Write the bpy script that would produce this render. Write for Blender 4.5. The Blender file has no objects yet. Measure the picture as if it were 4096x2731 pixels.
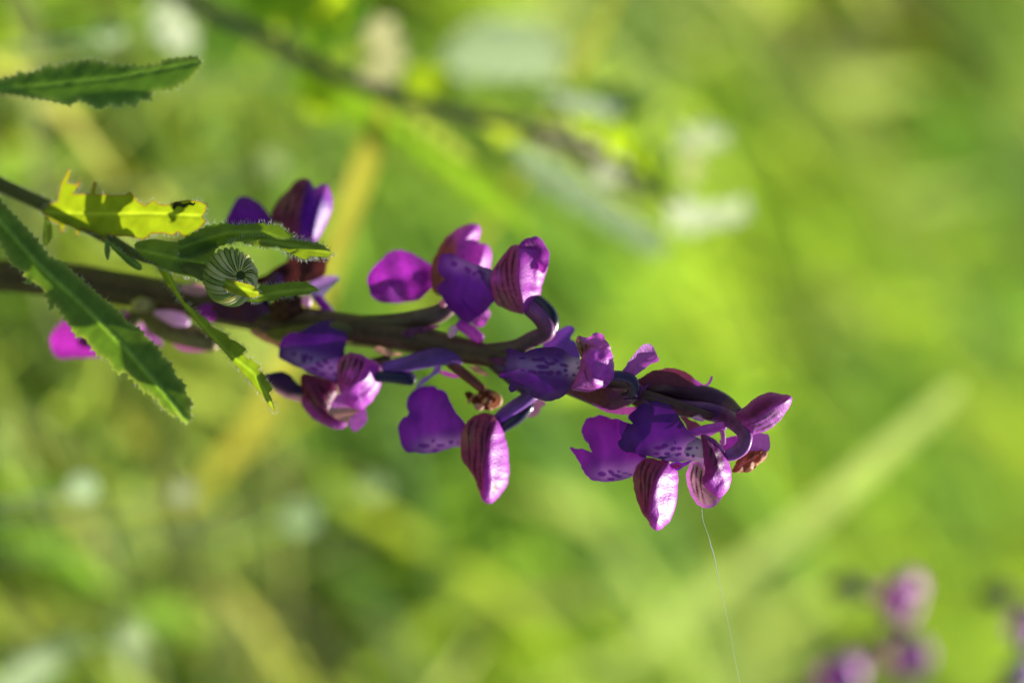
import bpy, math, random
import numpy as np
from mathutils import Vector, Matrix
from mathutils.geometry import delaunay_2d_cdt

# ------------------------------------------------------------------ camera, sky, sun, exposure
random.seed(7); rng = np.random.default_rng(11)
sc = bpy.context.scene
col = sc.collection
PITCH = math.radians(28)
S = 0.34                       # metres to the plane of focus
LENS, SENSOR = 65.0, 22.3
HC = 0.215                     # height of the picture's centre point above the ground
cs, sn = math.cos(PITCH), math.sin(PITCH)
FWD = np.array([0, cs, -sn]); UPW = np.array([0, sn, cs]); RGT = np.array([1., 0, 0])
CX, CY, CZ = UPW, -RGT, -FWD   # the camera is held on its side: picture right is up
C0 = np.array([0, 0, HC])
CAM = C0 - FWD * S
cam_d = bpy.data.cameras.new('camera'); cam = bpy.data.objects.new('camera', cam_d); col.objects.link(cam)
cam.matrix_world = Matrix(((CX[0], CY[0], CZ[0], CAM[0]), (CX[1], CY[1], CZ[1], CAM[1]), (CX[2], CY[2], CZ[2], CAM[2]), (0, 0, 0, 1)))
cam_d.sensor_width = SENSOR; cam_d.lens = LENS; cam_d.clip_start = 0.005; cam_d.clip_end = 500
cam_d.dof.use_dof = True; cam_d.dof.focus_distance = S - 0.0048; cam_d.dof.aperture_fstop = 5.0
sc.camera = cam

SUN_C = np.array([.80, -.30, -.36]); SUN_C = SUN_C / np.linalg.norm(SUN_C)   # towards the sun, camera axes
SUN_W = SUN_C[0] * CX + SUN_C[1] * CY + SUN_C[2] * CZ
elev = math.asin(SUN_W[2]); azim = math.atan2(SUN_W[0], SUN_W[1])
w = bpy.data.worlds.new('World'); sc.world = w; w.use_nodes = True
nt = w.node_tree; bg = nt.nodes['Background']
sky = nt.nodes.new('ShaderNodeTexSky'); sky.sky_type = 'NISHITA'; sky.sun_disc = False
sky.sun_elevation = elev; sky.sun_rotation = azim
nt.links.new(sky.outputs['Color'], bg.inputs['Color']); bg.inputs['Strength'].default_value = 0.05
sl = bpy.data.lights.new('sun', 'SUN'); sl.energy = 5.0; sl.angle = math.radians(.53); sl.color = (1, .95, .86)
so = bpy.data.objects.new('sun', sl); col.objects.link(so)
so.rotation_euler = Vector(SUN_W).to_track_quat('Z', 'Y').to_euler(); so.location = (1, 2, 3)
sc.view_settings.view_transform = 'Standard'; sc.view_settings.look = 'None'
sc.view_settings.exposure = 1.1; sc.view_settings.gamma = 1
sc.cycles.use_denoising = True
sc.cycles.max_bounces = 10; sc.cycles.transmission_bounces = 8; sc.cycles.transparent_max_bounces = 8
sc.cycles.sample_clamp_indirect = 6

# ------------------------------------------------------------------ pixels to places
PXM = 4096 / (S * SENSOR / LENS)          # photograph pixels per metre on the focus plane

def W3(x, y, z):
    """photo pixel (x, y) at z pixels (same scale) towards the camera from the focus plane -> world"""
    x = np.asarray(x, float); y = np.asarray(y, float); z = np.asarray(z, float) + 0 * x
    d = S - z / PXM
    k = d / S / PXM
    X = (x - 2048) * k; Y = -(y - 1365.5) * k; Z = S - d
    return C0 + X[..., None] * CX + Y[..., None] * CY + Z[..., None] * CZ

def on_ground(x, y, h=0.0):
    d = CX * (x - 2048) / PXM - CY * (y - 1365.5) / PXM + FWD * S
    t = (h - CAM[2]) / d[2]
    return CAM + d * t

def zpx_of(p):
    """z value in pixels of a world point"""
    return (S - np.dot(np.asarray(p) - CAM, FWD)) * PXM

def to_px(P):
    r = P - CAM; d = r @ FWD
    return 2048 + (r @ CX) * S / d * PXM, 1365.5 - (r @ CY) * S / d * PXM

def view(ox, oy, s):
    return lambda *p: [(ox + a / s, oy + b / s) for a, b in p]
V1 = view(0, 600, 1.307); V2 = view(800, 650, 2.24); V3 = view(1400, 850, 2.6133); V4 = view(1000, 1200, 2.6129)
V5 = view(1500, 1400, 2.24); V6 = view(1950, 1250, 3.136); V7 = view(2200, 1450, 2.091); V8 = view(350, 780, 1.7048)
V9 = view(1500, 1200, 2.94); V10 = view(2500, 1480, 3.3357); VZ = view(0, 0, 1.6786); VF = view(0, 0, 1 / 1.7415)

# ------------------------------------------------------------------ materials
def mat(name, build):
    m = bpy.data.materials.new(name); m.use_nodes = True
    n = m.node_tree.nodes; n.clear()
    build(m.node_tree, n, m.node_tree.links)
    return m

def organic(transl=.35, rough=.45, spec=.5, bump_scale=5000, bump=.25, noise_scale=900, noise_amt=.25, tmul=(1.3, 1.1, 1.0), sheen=0, tgain=1.0):
    def b(t, n, L):
        out = n.new('ShaderNodeOutputMaterial'); pr = n.new('ShaderNodeBsdfPrincipled'); tr = n.new('ShaderNodeBsdfTranslucent')
        mx = n.new('ShaderNodeMixShader'); at = n.new('ShaderNodeAttribute'); at.attribute_name = 'Col'
        tc = n.new('ShaderNodeTexCoord')
        no = n.new('ShaderNodeTexNoise'); no.inputs['Scale'].default_value = noise_scale; no.inputs['Detail'].default_value = 5
        L.new(tc.outputs['Object'], no.inputs['Vector'])
        mr = n.new('ShaderNodeMapRange'); mr.inputs['To Min'].default_value = 1 - noise_amt; mr.inputs['To Max'].default_value = 1 + noise_amt
        mr.inputs['From Min'].default_value = .25; mr.inputs['From Max'].default_value = .75
        L.new(no.outputs['Fac'], mr.inputs['Value'])
        vm = n.new('ShaderNodeVectorMath'); vm.operation = 'SCALE'
        L.new(at.outputs['Color'], vm.inputs[0]); L.new(mr.outputs['Result'], vm.inputs['Scale'])
        L.new(vm.outputs[0], pr.inputs['Base Color'])
        vt = n.new('ShaderNodeVectorMath'); vt.operation = 'MULTIPLY'; vt.inputs[1].default_value = tmul
        L.new(vm.outputs[0], vt.inputs[0]); L.new(vt.outputs[0], tr.inputs['Color'])
        pr.inputs['Roughness'].default_value = rough; pr.inputs['Specular IOR Level'].default_value = spec
        if sheen: pr.inputs['Sheen Weight'].default_value = sheen; pr.inputs['Sheen Roughness'].default_value = .4
        if bump:
            vo = n.new('ShaderNodeTexVoronoi'); vo.inputs['Scale'].default_value = bump_scale
            L.new(tc.outputs['Object'], vo.inputs['Vector'])
            bp = n.new('ShaderNodeBump'); bp.inputs['Strength'].default_value = bump; bp.inputs['Distance'].default_value = .00006
            bp.invert = True
            L.new(vo.outputs['Distance'], bp.inputs['Height'])
            L.new(bp.outputs['Normal'], pr.inputs['Normal'])
        mx.inputs[0].default_value = transl
        L.new(pr.outputs[0], mx.inputs[1]); L.new(tr.outputs[0], mx.inputs[2]); L.new(mx.outputs[0], out.inputs['Surface'])
    return b

M = {}
M['petal'] = mat('petal', organic(.40, .42, .35, 4200, .5, 1800, .22, (1.35, .8, 1.15)))
M['lip'] = mat('lip', organic(.16, .45, .3, 4200, .3, 600, .15, (1.3, .6, 1.1)))
M['stalk'] = mat('stalk', organic(.08, .42, .3, 3500, .3, 800, .3, (1.2, 1.0, .6)))
M['spur'] = mat('spur', organic(.0, .26, .5, 4000, .35, 600, .2))
M['leaf'] = mat('leaf', organic(.48, .48, .4, 2600, .5, 500, .2, (2.3, 2.0, .45)))
M['hair'] = mat('hair', organic(.45, .4, .5, bump=0, noise_amt=.05, tmul=(1, 1, 1)))
M['dry'] = mat('dry', organic(.3, .6, .3, 2500, .6, 700, .4, (1.2, .9, .6)))
M['grass'] = mat('grass', organic(.5, .42, .5, bump=0, noise_scale=60, noise_amt=.25, tmul=(1.4, 1.38, .62)))
M['silk'] = mat('silk', organic(.3, .25, .8, bump=0, noise_amt=.02, tmul=(1, 1, 1)))

def ground_mat(t, n, L):
    out = n.new('ShaderNodeOutputMaterial'); pr = n.new('ShaderNodeBsdfPrincipled'); tc = n.new('ShaderNodeTexCoord')
    no = n.new('ShaderNodeTexNoise'); no.inputs['Scale'].default_value = 14; no.inputs['Detail'].default_value = 9
    L.new(tc.outputs['Object'], no.inputs['Vector'])
    cr = n.new('ShaderNodeValToRGB'); e = cr.color_ramp.elements
    e[0].position = .32; e[0].color = (.035, .045, .012, 1); e[1].position = .7; e[1].color = (.11, .12, .035, 1)
    L.new(no.outputs['Fac'], cr.inputs[0]); L.new(cr.outputs[0], pr.inputs['Base Color']); pr.inputs['Roughness'].default_value = .9
    bp = n.new('ShaderNodeBump'); bp.inputs['Distance'].default_value = .01
    L.new(no.outputs['Fac'], bp.inputs['Height']); L.new(bp.outputs[0], pr.inputs['Normal'])
    L.new(pr.outputs[0], out.inputs['Surface'])
M['ground'] = mat('ground', ground_mat)

# ------------------------------------------------------------------ object helpers
def thing(name, loc, label, cat, group=None):
    o = bpy.data.objects.new(name, None); col.objects.link(o); o.location = loc; o.empty_display_size = .01
    o['label'] = label; o['category'] = cat
    if group: o['group'] = group
    return o

def root_of(o):
    while o.parent: o = o.parent
    return o

def build(name, verts, faces, colors, material, parent=None, smooth=True):
    verts = np.asarray(verts, float)
    if parent is not None: verts = verts - np.array(root_of(parent).location)
    me = bpy.data.meshes.new(name); me.from_pydata(verts.tolist(), [], faces); me.validate()
    if colors is not None:
        a = me.color_attributes.new('Col', 'FLOAT_COLOR', 'POINT')
        c = np.ones((len(me.vertices), 4)); c[:, :3] = np.clip(colors, 0, 1)
        a.data.foreach_set('color', c.ravel())
    if smooth: me.polygons.foreach_set('use_smooth', [True] * len(me.polygons))
    me.materials.append(M[material]); me.update()
    o = bpy.data.objects.new(name, me); col.objects.link(o)
    if parent is not None: o.parent = parent
    return o

def catmull(P, k=5, closed=False):
    P = np.asarray(P, float); n = len(P); out = []
    rngi = range(n) if closed else range(n - 1)
    for i in rngi:
        if closed: p0, p1, p2, p3 = P[i - 1], P[i], P[(i + 1) % n], P[(i + 2) % n]
        else: p0, p1, p2, p3 = P[max(i - 1, 0)], P[i], P[i + 1], P[min(i + 2, n - 1)]
        for t in np.arange(k) / k:
            out.append(.5 * (2 * p1 + (p2 - p0) * t + (2 * p0 - 5 * p1 + 4 * p2 - p3) * t * t + (3 * p1 - p0 - 3 * p2 + p3) * t ** 3))
    if not closed: out.append(P[-1])
    return np.array(out)

def seglen(P, step, closed):
    """resample a polyline so that no edge is longer than step"""
    P = np.asarray(P, float); out = []; n = len(P)
    for i in range(n if closed else n - 1):
        a, b = P[i], P[(i + 1) % n]; k = max(1, int(math.ceil(np.linalg.norm(b - a) / step)))
        for j in range(k): out.append(a + (b - a) * j / k)
    if not closed: out.append(P[-1])
    return np.array(out)

def pdist(x, y, line):
    """unsigned distance, signed distance (positive to the left of travel on screen) and run 0..1 along a polyline"""
    L = np.asarray(line, float); best = np.full(x.shape, 1e12); sg = np.zeros(x.shape); run = np.zeros(x.shape)
    lens = np.linalg.norm(np.diff(L, axis=0), axis=1); tot = lens.sum(); acc = 0
    for i in range(len(L) - 1):
        a, b = L[i], L[i + 1]; d = b - a; l2 = (d @ d) or 1e-9
        t = np.clip(((x - a[0]) * d[0] + (y - a[1]) * d[1]) / l2, 0, 1)
        ex = x - a[0] - t * d[0]; ey = y - a[1] - t * d[1]; q = ex * ex + ey * ey
        m = q < best
        best = np.where(m, q, best); sg = np.where(m, np.sign(d[0] * (y - a[1]) - d[1] * (x - a[0])), sg)
        run = np.where(m, (acc + t * lens[i]) / tot, run); acc += lens[i]
    dd = np.sqrt(best)
    return dd, -sg * dd, run

def inside(x, y, poly):
    r = np.zeros(x.shape, bool); P = np.asarray(poly); j = len(P) - 1
    for i in range(len(P)):
        xi, yi = P[i]; xj, yj = P[j]
        c = ((yi > y) != (yj > y)) & (x < (xj - xi) * (y - yi) / ((yj - yi) if yj != yi else 1e-9) + xi)
        r ^= c; j = i
    return r

def patch2d(outline, step, smooth):
    P = catmull(outline, 4, True) if smooth else np.asarray(outline, float)
    P = seglen(P, step * 1.3, True)
    keep = [0]
    for i in range(1, len(P)):
        if np.linalg.norm(P[i] - P[keep[-1]]) > step * .35: keep.append(i)
    P = P[keep]
    if smooth:
        nz = rng.normal(0, 1, P.shape); nz = (nz + np.roll(nz, 1, 0) + np.roll(nz, -1, 0) + np.roll(nz, 2, 0)) / 4
        P = P + nz * min(2.4, step * .4)
    x0, y0 = P.min(0); x1, y1 = P.max(0)
    gx, gy = np.meshgrid(np.arange(x0, x1, step), np.arange(y0, y1, step * .866))
    gx = gx + (np.arange(gx.shape[0]) % 2)[:, None] * step / 2
    gx = gx.ravel() + rng.normal(0, step * .06, gx.size); gy = gy.ravel() + rng.normal(0, step * .06, gy.size)
    m = inside(gx, gy, P); gx, gy = gx[m], gy[m]
    dd, _, _ = pdist(gx, gy, np.vstack([P, P[:1]])); m = dd > step * .5; gx, gy = gx[m], gy[m]
    n = len(P)
    vs = [Vector(p) for p in P] + [Vector((a, b)) for a, b in zip(gx, gy)]
    ov, oe, of, *_ = delaunay_2d_cdt(vs, [(i, (i + 1) % n) for i in range(n)], [], 1, 1e-5)
    X = np.array([v.x for v in ov]); Y = np.array([v.y for v in ov])
    d, _, _ = pdist(X, Y, np.vstack([P, P[:1]]))
    return X, Y, [tuple(f)[::-1] for f in of], d, P

class Surf:
    """height of a petal or leaf over the focus plane, in photo pixels"""
    def __init__(s, z0, c=(0, 0), gx=0, gy=0, fold=None, k=0, bow=0, ridge=None, A=0, w=60, wave=0, wl=90, curl=0, pleat=0, pl=8):
        s.__dict__.update(locals())
    def __call__(s, x, y, d):
        z = s.z0 + s.gx * (x - s.c[0]) + s.gy * (y - s.c[1])
        if s.fold is not None:
            f, _, run = pdist(x, y, s.fold); z = z + s.k * f + s.bow * f * f / 100 + s.curl * run * run
        if s.ridge is not None:
            for rd in (s.ridge if isinstance(s.ridge[0][0], (tuple, list)) else [s.ridge]):
                f, _, _ = pdist(x, y, rd); z = z + s.A * np.clip(1 - f / s.w, 0, 1)
        if s.pleat:
            q, sg, _ = pdist(x, y, s.ridge if not isinstance(s.ridge[0][0], (tuple, list)) else s.ridge[0]); z = z + s.pleat * np.sin(sg / s.pl + .6 * np.sin(y / 60)) * sst(0, 25, d)
        if s.wave: z = z + s.wave * np.sin(x / s.wl * 2.1 + y / s.wl * 1.3 + s.z0) * np.cos(y / s.wl * 1.7 - x / s.wl * .8)
        return z

def sheet(name, outline, surf, colf, material, parent, step=9, smooth=True):
    X, Y, F, d, P = patch2d(outline, step, smooth)
    Z = surf(X, Y, d)
    return build(name, W3(X, Y, Z), F, colf(X, Y, d), material, parent)

def pod(name, outline, surf, T, colf, material, parent, step=8, smooth=True, back=.8, power=.6):
    """a closed swollen body with the given outline: a front and a back shell meeting in the rim"""
    X, Y, F, d, P = patch2d(outline, step, smooth)
    t = np.clip(d / max(d.max(), 1e-6), 0, 1); prof = (1 - (1 - t) ** 2) ** power
    zb = surf(X, Y, d); base = np.median(zb[d < 1]) if (d < 1).any() else zb.mean()
    rim = d < .5
    Zf = surf(X, Y, d) + T * prof
    flat = surf.z0 + surf.gx * (X - surf.c[0]) + surf.gy * (Y - surf.c[1])
    Zf = np.where(rim, flat, Zf); Zb = flat - T * back * prof
    n = len(X); idx = np.arange(n) + n; idx[rim] = np.arange(n)[rim]
    V = np.vstack([W3(X, Y, Zf), W3(X, Y, Zb)]); C = colf(X, Y, d)
    Fb = [tuple(int(idx[i]) for i in f[::-1]) for f in F]
    used = np.zeros(2 * n, bool)
    allf = F + Fb
    for f in allf:
        for i in f: used[i] = True
    mp = np.cumsum(used) - 1
    allf = [tuple(int(mp[i]) for i in f) for f in allf]
    return build(name, V[used], allf, np.vstack([C, C])[used], material, parent)

def tube(name, path, colf, material, parent, n=12, sub=6, ribs=0, ribamp=0, twist=0, world=None, cap=True, flat=1.0):
    """path: (x, y, z, r) in photo pixels"""
    P = catmull(path, sub); V = []; C = []; F = []
    if world is None:
        pts = W3(P[:, 0], P[:, 1], P[:, 2]); rad = P[:, 3] / PXM * (S - P[:, 2] / PXM) / S
    else: pts, rad = P[:, :3], P[:, 3]
    m = len(pts); ref = CZ
    T = np.gradient(pts, axis=0); T /= np.linalg.norm(T, axis=1)[:, None]
    s = np.linspace(0, 1, m)
    for i in range(m):
        a = ref - T[i] * (ref @ T[i]); a /= np.linalg.norm(a); b = np.cross(T[i], a); ref = a
        for j in range(n):
            th = 2 * math.pi * j / n
            r = rad[i] * (1 + ribamp * math.cos(ribs * th + twist * s[i]))
            V.append(pts[i] + r * (flat * math.cos(th) * a + math.sin(th) * b)); C.append(colf(s[i], th))
    for i in range(m - 1):
        for j in range(n):
            k = (j + 1) % n; F.append((i * n + j, i * n + k, (i + 1) * n + k, (i + 1) * n + j))
    if cap:
        V.append(pts[0] - T[0] * rad[0] * .5); V.append(pts[-1] + T[-1] * rad[-1] * .6); C += [colf(0, 0), colf(1, 0)]
        for j in range(n):
            k = (j + 1) % n; F.append((len(V) - 2, k, j)); F.append((len(V) - 1, (m - 1) * n + j, (m - 1) * n + k))
    return build(name, V, F, C, material, parent)

# ------------------------------------------------------------------ pigments
def A3(c): return np.array(c, float)
def mixc(a, b, f): f = np.asarray(f)[..., None]; return a * (1 - f) + b * f
def sst(e0, e1, x): t = np.clip((x - e0) / (e1 - e0), 0, 1); return t * t * (3 - 2 * t)
def const(c):
    c = A3(c); return lambda x, y, d: np.tile(c, (len(x), 1))
def rough_noise(x, y, s, seed=0):
    return (np.sin(x / s + seed) * np.cos(y / s * 1.3 - seed) + np.sin(x / s * 2.3 + y / s * 1.7 + 2 * seed) * .5) / 1.5

VIO = A3((.115, .010, .30)); VIOD = A3((.085, .006, .19)); PALE = A3((.52, .36, .70)); SPOT = A3((.10, .008, .22))
MAG = A3((.46, .04, .52)); PINK = A3((.60, .14, .66)); WINE = A3((.20, .045, .11)); VEIN = A3((.055, .012, .03)); GREENISH = A3((.33, .27, .13))

def lipcol(mid=None, palew=45, spots=(), base=VIO, edge=VIOD, throat=None, pale=PALE, amt=.8):
    sp = np.array(spots, float).reshape(-1, 5) if len(spots) else None
    def f(x, y, d):
        c = mixc(np.tile(edge, (len(x), 1)), base, sst(0, 70, d))
        vein = np.sin(x / 7. + 2 * np.sin(y / 37.)) * .5 + .5
        c = c * (1 - .10 * vein[:, None])
        if mid is not None:
            q, _, run = pdist(x, y, mid)
            c = mixc(c, pale, amt * np.exp(-(q / palew) ** 2) * (1 - sst(.85, 1, run) * .5))
        if throat is not None:
            q = np.hypot(x - throat[0], y - throat[1]); c = mixc(c, A3((.74, .55, .76)), .85 * np.exp(-(q / throat[2]) ** 2))
        if sp is not None:
            for (sx, sy, ra, rb, an) in sp:
                u = (x - sx) * math.cos(an) + (y - sy) * math.sin(an); v = -(x - sx) * math.sin(an) + (y - sy) * math.cos(an)
                q = (u / ra) ** 2 + (v / rb) ** 2
                c = mixc(c, SPOT, .92 * (1 - sst(.6, 1.3, q)))
        return c
    return f

def spots_of(V, lst):
    return [(*V((a, b))[0], r1, r2, an) for a, b, r1, r2, an in lst]

def hoodcol(ridge, veins=(), left=WINE, right=MAG, vw=5.5, soft=18, green=None, tip=None, flip=1, window=None):
    vs = [catmull(v, 5) for v in veins]
    def f(x, y, d):
        _, s, run = pdist(x, y, ridge)
        k = sst(-soft, soft, s * flip)          # 0 on the veined side
        L = np.tile(left, (len(x), 1))
        if green is not None:
            q = np.hypot(x - green[0], y - green[1]); L = mixc(L, GREENISH, green[3] * np.exp(-(q / green[2]) ** 2))
        for v in vs:
            q, _, r = pdist(x, y, v); ww = vw * (.75 + .35 * np.sin(r * 9 + v[0][0])); L = mixc(L, VEIN, (.96 * sst(0, .12, r) * (1 - .6 * sst(.7, 1, r)) * (1 - sst(.55, 1.5, q / ww))))
        R = np.tile(right, (len(x), 1)) * (1 + .12 * np.sin(x / 9. + y / 31.))[:, None]
        R = mixc(R, PINK, .35 * (1 - sst(0, 60, d)))
        c = mixc(L, R, k)
        if tip is not None:
            q = np.hypot(x - tip[0], y - tip[1]); c = mixc(c, PINK, .8 * np.exp(-(q / tip[2]) ** 2))
        if window is not None:
            q = np.hypot((x - window[0]) / window[2], (y - window[1]) / window[3]); c = mixc(c, A3((.2, .07, .12)), 1 - sst(.6, 1.1, q))
        return c
    return f

def stalkcol(a, b, amp=.25, ribs=5, tw=5):
    a = A3(a); b = A3(b)
    return lambda s, th: np.clip((a * (1 - s) + b * s) * (1 + amp * math.cos(ribs * th + tw * s)), 0, 1)

# ------------------------------------------------------------------ ground
R_ = 60.0
gv = [(-R_, -R_, 0), (R_, -R_, 0), (R_, R_, 0), (-R_, R_, 0)]
g = build('ground', gv, [(0, 1, 2, 3)], None, 'ground', smooth=False); g['kind'] = 'structure'

# ------------------------------------------------------------------ meadow
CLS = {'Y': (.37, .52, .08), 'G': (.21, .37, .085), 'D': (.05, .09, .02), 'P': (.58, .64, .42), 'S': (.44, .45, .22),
       'B': (.13, .10, .035), 'O': (.35, .42, .13), 'Q': (.36, .46, .20)}  # dark D and B blades also stand for shaded gaps, pale P for highlights
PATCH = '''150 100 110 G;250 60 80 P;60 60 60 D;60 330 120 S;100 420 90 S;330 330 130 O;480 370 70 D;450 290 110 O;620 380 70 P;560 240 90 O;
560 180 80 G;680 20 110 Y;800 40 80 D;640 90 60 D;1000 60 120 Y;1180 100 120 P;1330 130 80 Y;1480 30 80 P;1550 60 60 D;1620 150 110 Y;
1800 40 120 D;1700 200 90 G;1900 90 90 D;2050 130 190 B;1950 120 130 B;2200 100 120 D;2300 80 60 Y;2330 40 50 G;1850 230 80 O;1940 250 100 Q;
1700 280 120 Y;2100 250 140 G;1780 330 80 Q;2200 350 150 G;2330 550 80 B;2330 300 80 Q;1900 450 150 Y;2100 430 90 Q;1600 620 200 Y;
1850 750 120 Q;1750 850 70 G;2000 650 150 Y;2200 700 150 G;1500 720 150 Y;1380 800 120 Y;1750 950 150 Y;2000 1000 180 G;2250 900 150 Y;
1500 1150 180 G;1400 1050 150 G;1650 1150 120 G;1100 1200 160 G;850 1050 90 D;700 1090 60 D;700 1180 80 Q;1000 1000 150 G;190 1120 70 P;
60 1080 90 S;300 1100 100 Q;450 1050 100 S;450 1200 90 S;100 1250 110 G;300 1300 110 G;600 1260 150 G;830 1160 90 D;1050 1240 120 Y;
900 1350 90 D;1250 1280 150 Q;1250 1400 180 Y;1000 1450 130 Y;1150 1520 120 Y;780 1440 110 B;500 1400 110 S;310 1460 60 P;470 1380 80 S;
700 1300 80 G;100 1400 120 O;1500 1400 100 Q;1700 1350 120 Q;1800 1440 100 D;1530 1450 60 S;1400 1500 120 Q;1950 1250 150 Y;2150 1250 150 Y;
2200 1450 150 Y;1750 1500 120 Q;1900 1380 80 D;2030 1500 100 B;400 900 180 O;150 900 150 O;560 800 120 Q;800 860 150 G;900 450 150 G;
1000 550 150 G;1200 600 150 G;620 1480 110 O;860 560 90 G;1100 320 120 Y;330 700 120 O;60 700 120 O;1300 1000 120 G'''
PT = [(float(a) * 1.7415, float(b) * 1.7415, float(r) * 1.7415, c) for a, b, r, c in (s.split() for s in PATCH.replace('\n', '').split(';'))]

def meadow(name, n, xr, yr, hr, wr, label, keep=None):
    bx = rng.uniform(*xr, n); by = rng.uniform(*yr, n)
    if keep is not None:
        m = keep(bx, by); bx, by = bx[m], by[m]; n = len(bx)
    h = rng.uniform(*hr, n) * rng.uniform(.6, 1.2, n); wd = rng.uniform(*wr, n)
    ax = rng.uniform(0, 2 * np.pi, n); lean = rng.uniform(.15, 1.1, n) * h
    lx = np.cos(ax) * lean + .45 * h; ly = np.sin(ax) * lean * .8
    mid = np.stack([bx + .4 * lx, by + .4 * ly, h * .5], 1)
    px, py = to_px(mid)
    best = np.full(n, -1.0); cl = np.full(n, 1)
    keys = list(CLS); cc = np.array([CLS[k] for k in keys])
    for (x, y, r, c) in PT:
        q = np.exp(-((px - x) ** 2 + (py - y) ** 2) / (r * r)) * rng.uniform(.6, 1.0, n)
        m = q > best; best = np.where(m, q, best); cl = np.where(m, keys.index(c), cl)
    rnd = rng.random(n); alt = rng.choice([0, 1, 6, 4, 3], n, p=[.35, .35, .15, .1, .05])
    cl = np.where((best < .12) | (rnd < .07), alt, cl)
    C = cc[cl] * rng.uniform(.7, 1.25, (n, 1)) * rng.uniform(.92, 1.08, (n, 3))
    short = np.isin(cl, [keys.index('D'), keys.index('B')]); h = np.where(short, h * .8, h)
    th = rng.uniform(0, np.pi, n); wx = np.cos(th); wy = np.sin(th)
    V = np.zeros((n, 7, 3)); lv = [0, .38, .74]
    for i, t in enumerate(lv):
        cx = bx + lx * t ** 1.8; cy = by + ly * t ** 1.8; cz = h * (t - .18 * t * t) - (.004 if i == 0 else 0)
        hw = wd * (1 - .35 * t) / 2
        V[:, 2 * i] = np.stack([cx - wx * hw, cy - wy * hw, cz], 1); V[:, 2 * i + 1] = np.stack([cx + wx * hw, cy + wy * hw, cz], 1)
    V[:, 6] = np.stack([bx + lx, by + ly, h * .82], 1)
    base = np.array([[0, 1, 3, 2], [2, 3, 5, 4]]); tri = np.array([4, 5, 6])
    off = np.arange(n) * 7
    F = (off[:, None, None] + base).reshape(-1, 4).tolist() + (off[:, None] + tri).tolist()
    o = build(name, V.reshape(-1, 3), F, np.repeat(C, 7, 0), 'grass')
    o['kind'] = 'stuff'; o['label'] = label; o['category'] = 'grass'
    return o
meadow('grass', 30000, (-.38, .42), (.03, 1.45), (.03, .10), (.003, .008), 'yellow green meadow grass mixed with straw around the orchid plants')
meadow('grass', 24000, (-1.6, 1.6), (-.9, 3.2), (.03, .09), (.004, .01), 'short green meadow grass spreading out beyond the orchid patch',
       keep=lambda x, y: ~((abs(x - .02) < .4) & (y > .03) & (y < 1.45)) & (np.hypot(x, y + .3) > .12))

# ------------------------------------------------------------------ plants: stems that reach the ground
def rooted(path_px, extra=.55):
    """continue a stem path (px, leftmost first) down to the ground; returns world points with radii, root first"""
    P = np.array(path_px, float)
    pts = W3(P[:, 0], P[:, 1], P[:, 2]); rad = P[:, 3] / PXM * (S - P[:, 2] / PXM) / S
    p, d = pts[0], pts[0] - pts[1]; d = d / np.linalg.norm(d)
    out = []; step = .012
    while p[2] > -.006:
        d = d + np.array([0, 0, -1]) * .10; d = d / np.linalg.norm(d); p = p + d * step
        out.append(np.append(p, rad[0] * 1.1))
    return np.vstack([np.array(out[::-1]).reshape(-1, 4), np.hstack([pts, rad[:, None]])])

def plant(name, path, label, cat, colf, group=None, n=12, mat_='stalk', ribs=5, ribamp=.06):
    Wp = rooted(path)
    base = Wp[0, :3].copy(); base[2] = 0
    t = thing(name, base, label, cat, group)
    st = tube('stem', Wp, colf, mat_, t, n=n, sub=3, ribs=ribs, ribamp=ribamp, twist=6, world=True)
    return t, st

# ================================================================== the orchid in focus
def zs(x): return (x - 2550) * .34 if x < 2550 else (x - 2550) * .16
def Zp(pts, off=0, r=10):
    return [(x, y, zs(x) + off, r) for x, y in pts]
stem_path = [(x, y, zs(x), r) for x, y, r in ((-40, 1100, 56), (150, 1112, 58), (330, 1130, 62), (600, 1175, 58), (850, 1230, 56), (1100, 1275, 58), (1350, 1310, 60),
             (1600, 1345, 58), (1800, 1392, 54), (2000, 1430, 46), (2200, 1475, 40), (2400, 1530, 36), (2600, 1590, 30), (2760, 1640, 24), (2850, 1665, 14))]
orchid, ostem = plant('orchid_plant', stem_path, 'purple orchid spike in sharp focus with spotted lips and striped hoods', 'orchid',
                      stalkcol((.11, .10, .03), (.10, .045, .04), .38), ribs=6, ribamp=.13)

def flower(path, ca=(.085, .08, .025), cb=(.16, .04, .18), ribamp=.1, label=None):
    o = tube('flower', path, stalkcol(ca, cb, .28, 3, 6), 'stalk', orchid, n=14, ribs=3, ribamp=ribamp, twist=5)
    if label: o['label'] = label
    return o

# ---- flower above the bud (behind, top left)
f1 = flower([(1180, 1270, zs(1180), 30), (1150, 1180, zs(1150) - 30, 30), (1170, 1080, zs(1150) - 40, 28), (1200, 960, zs(1200) - 40, 24)])
z1 = zs(1200) - 40
hood1 = V2((640, 470), (690, 350), (780, 250), (870, 165), (940, 145), (990, 170), (1010, 210), (1040, 225), (1080, 197), (1130, 200), (1165, 250), (1190, 340), (1180, 440), (1130, 560), (1080, 660), (1030, 720), (960, 720), (850, 700), (800, 640), (740, 580), (670, 540))
rd1 = V2((975, 180), (930, 330), (900, 480), (880, 700))
pod('hood', hood1, Surf(z1, ridge=[rd1, V2((1080, 300), (1030, 480), (1000, 700))], A=26, w=45), 75,
    hoodcol(rd1, [V2((900, 200), (800, 330), (760, 520)), V2((940, 210), (850, 380), (810, 560))], right=VIO * 1.1, green=(*V2((780, 350))[0], 45, .5), tip=(*V2((1120, 240))[0], 26)), 'petal', f1, step=9)
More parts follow.
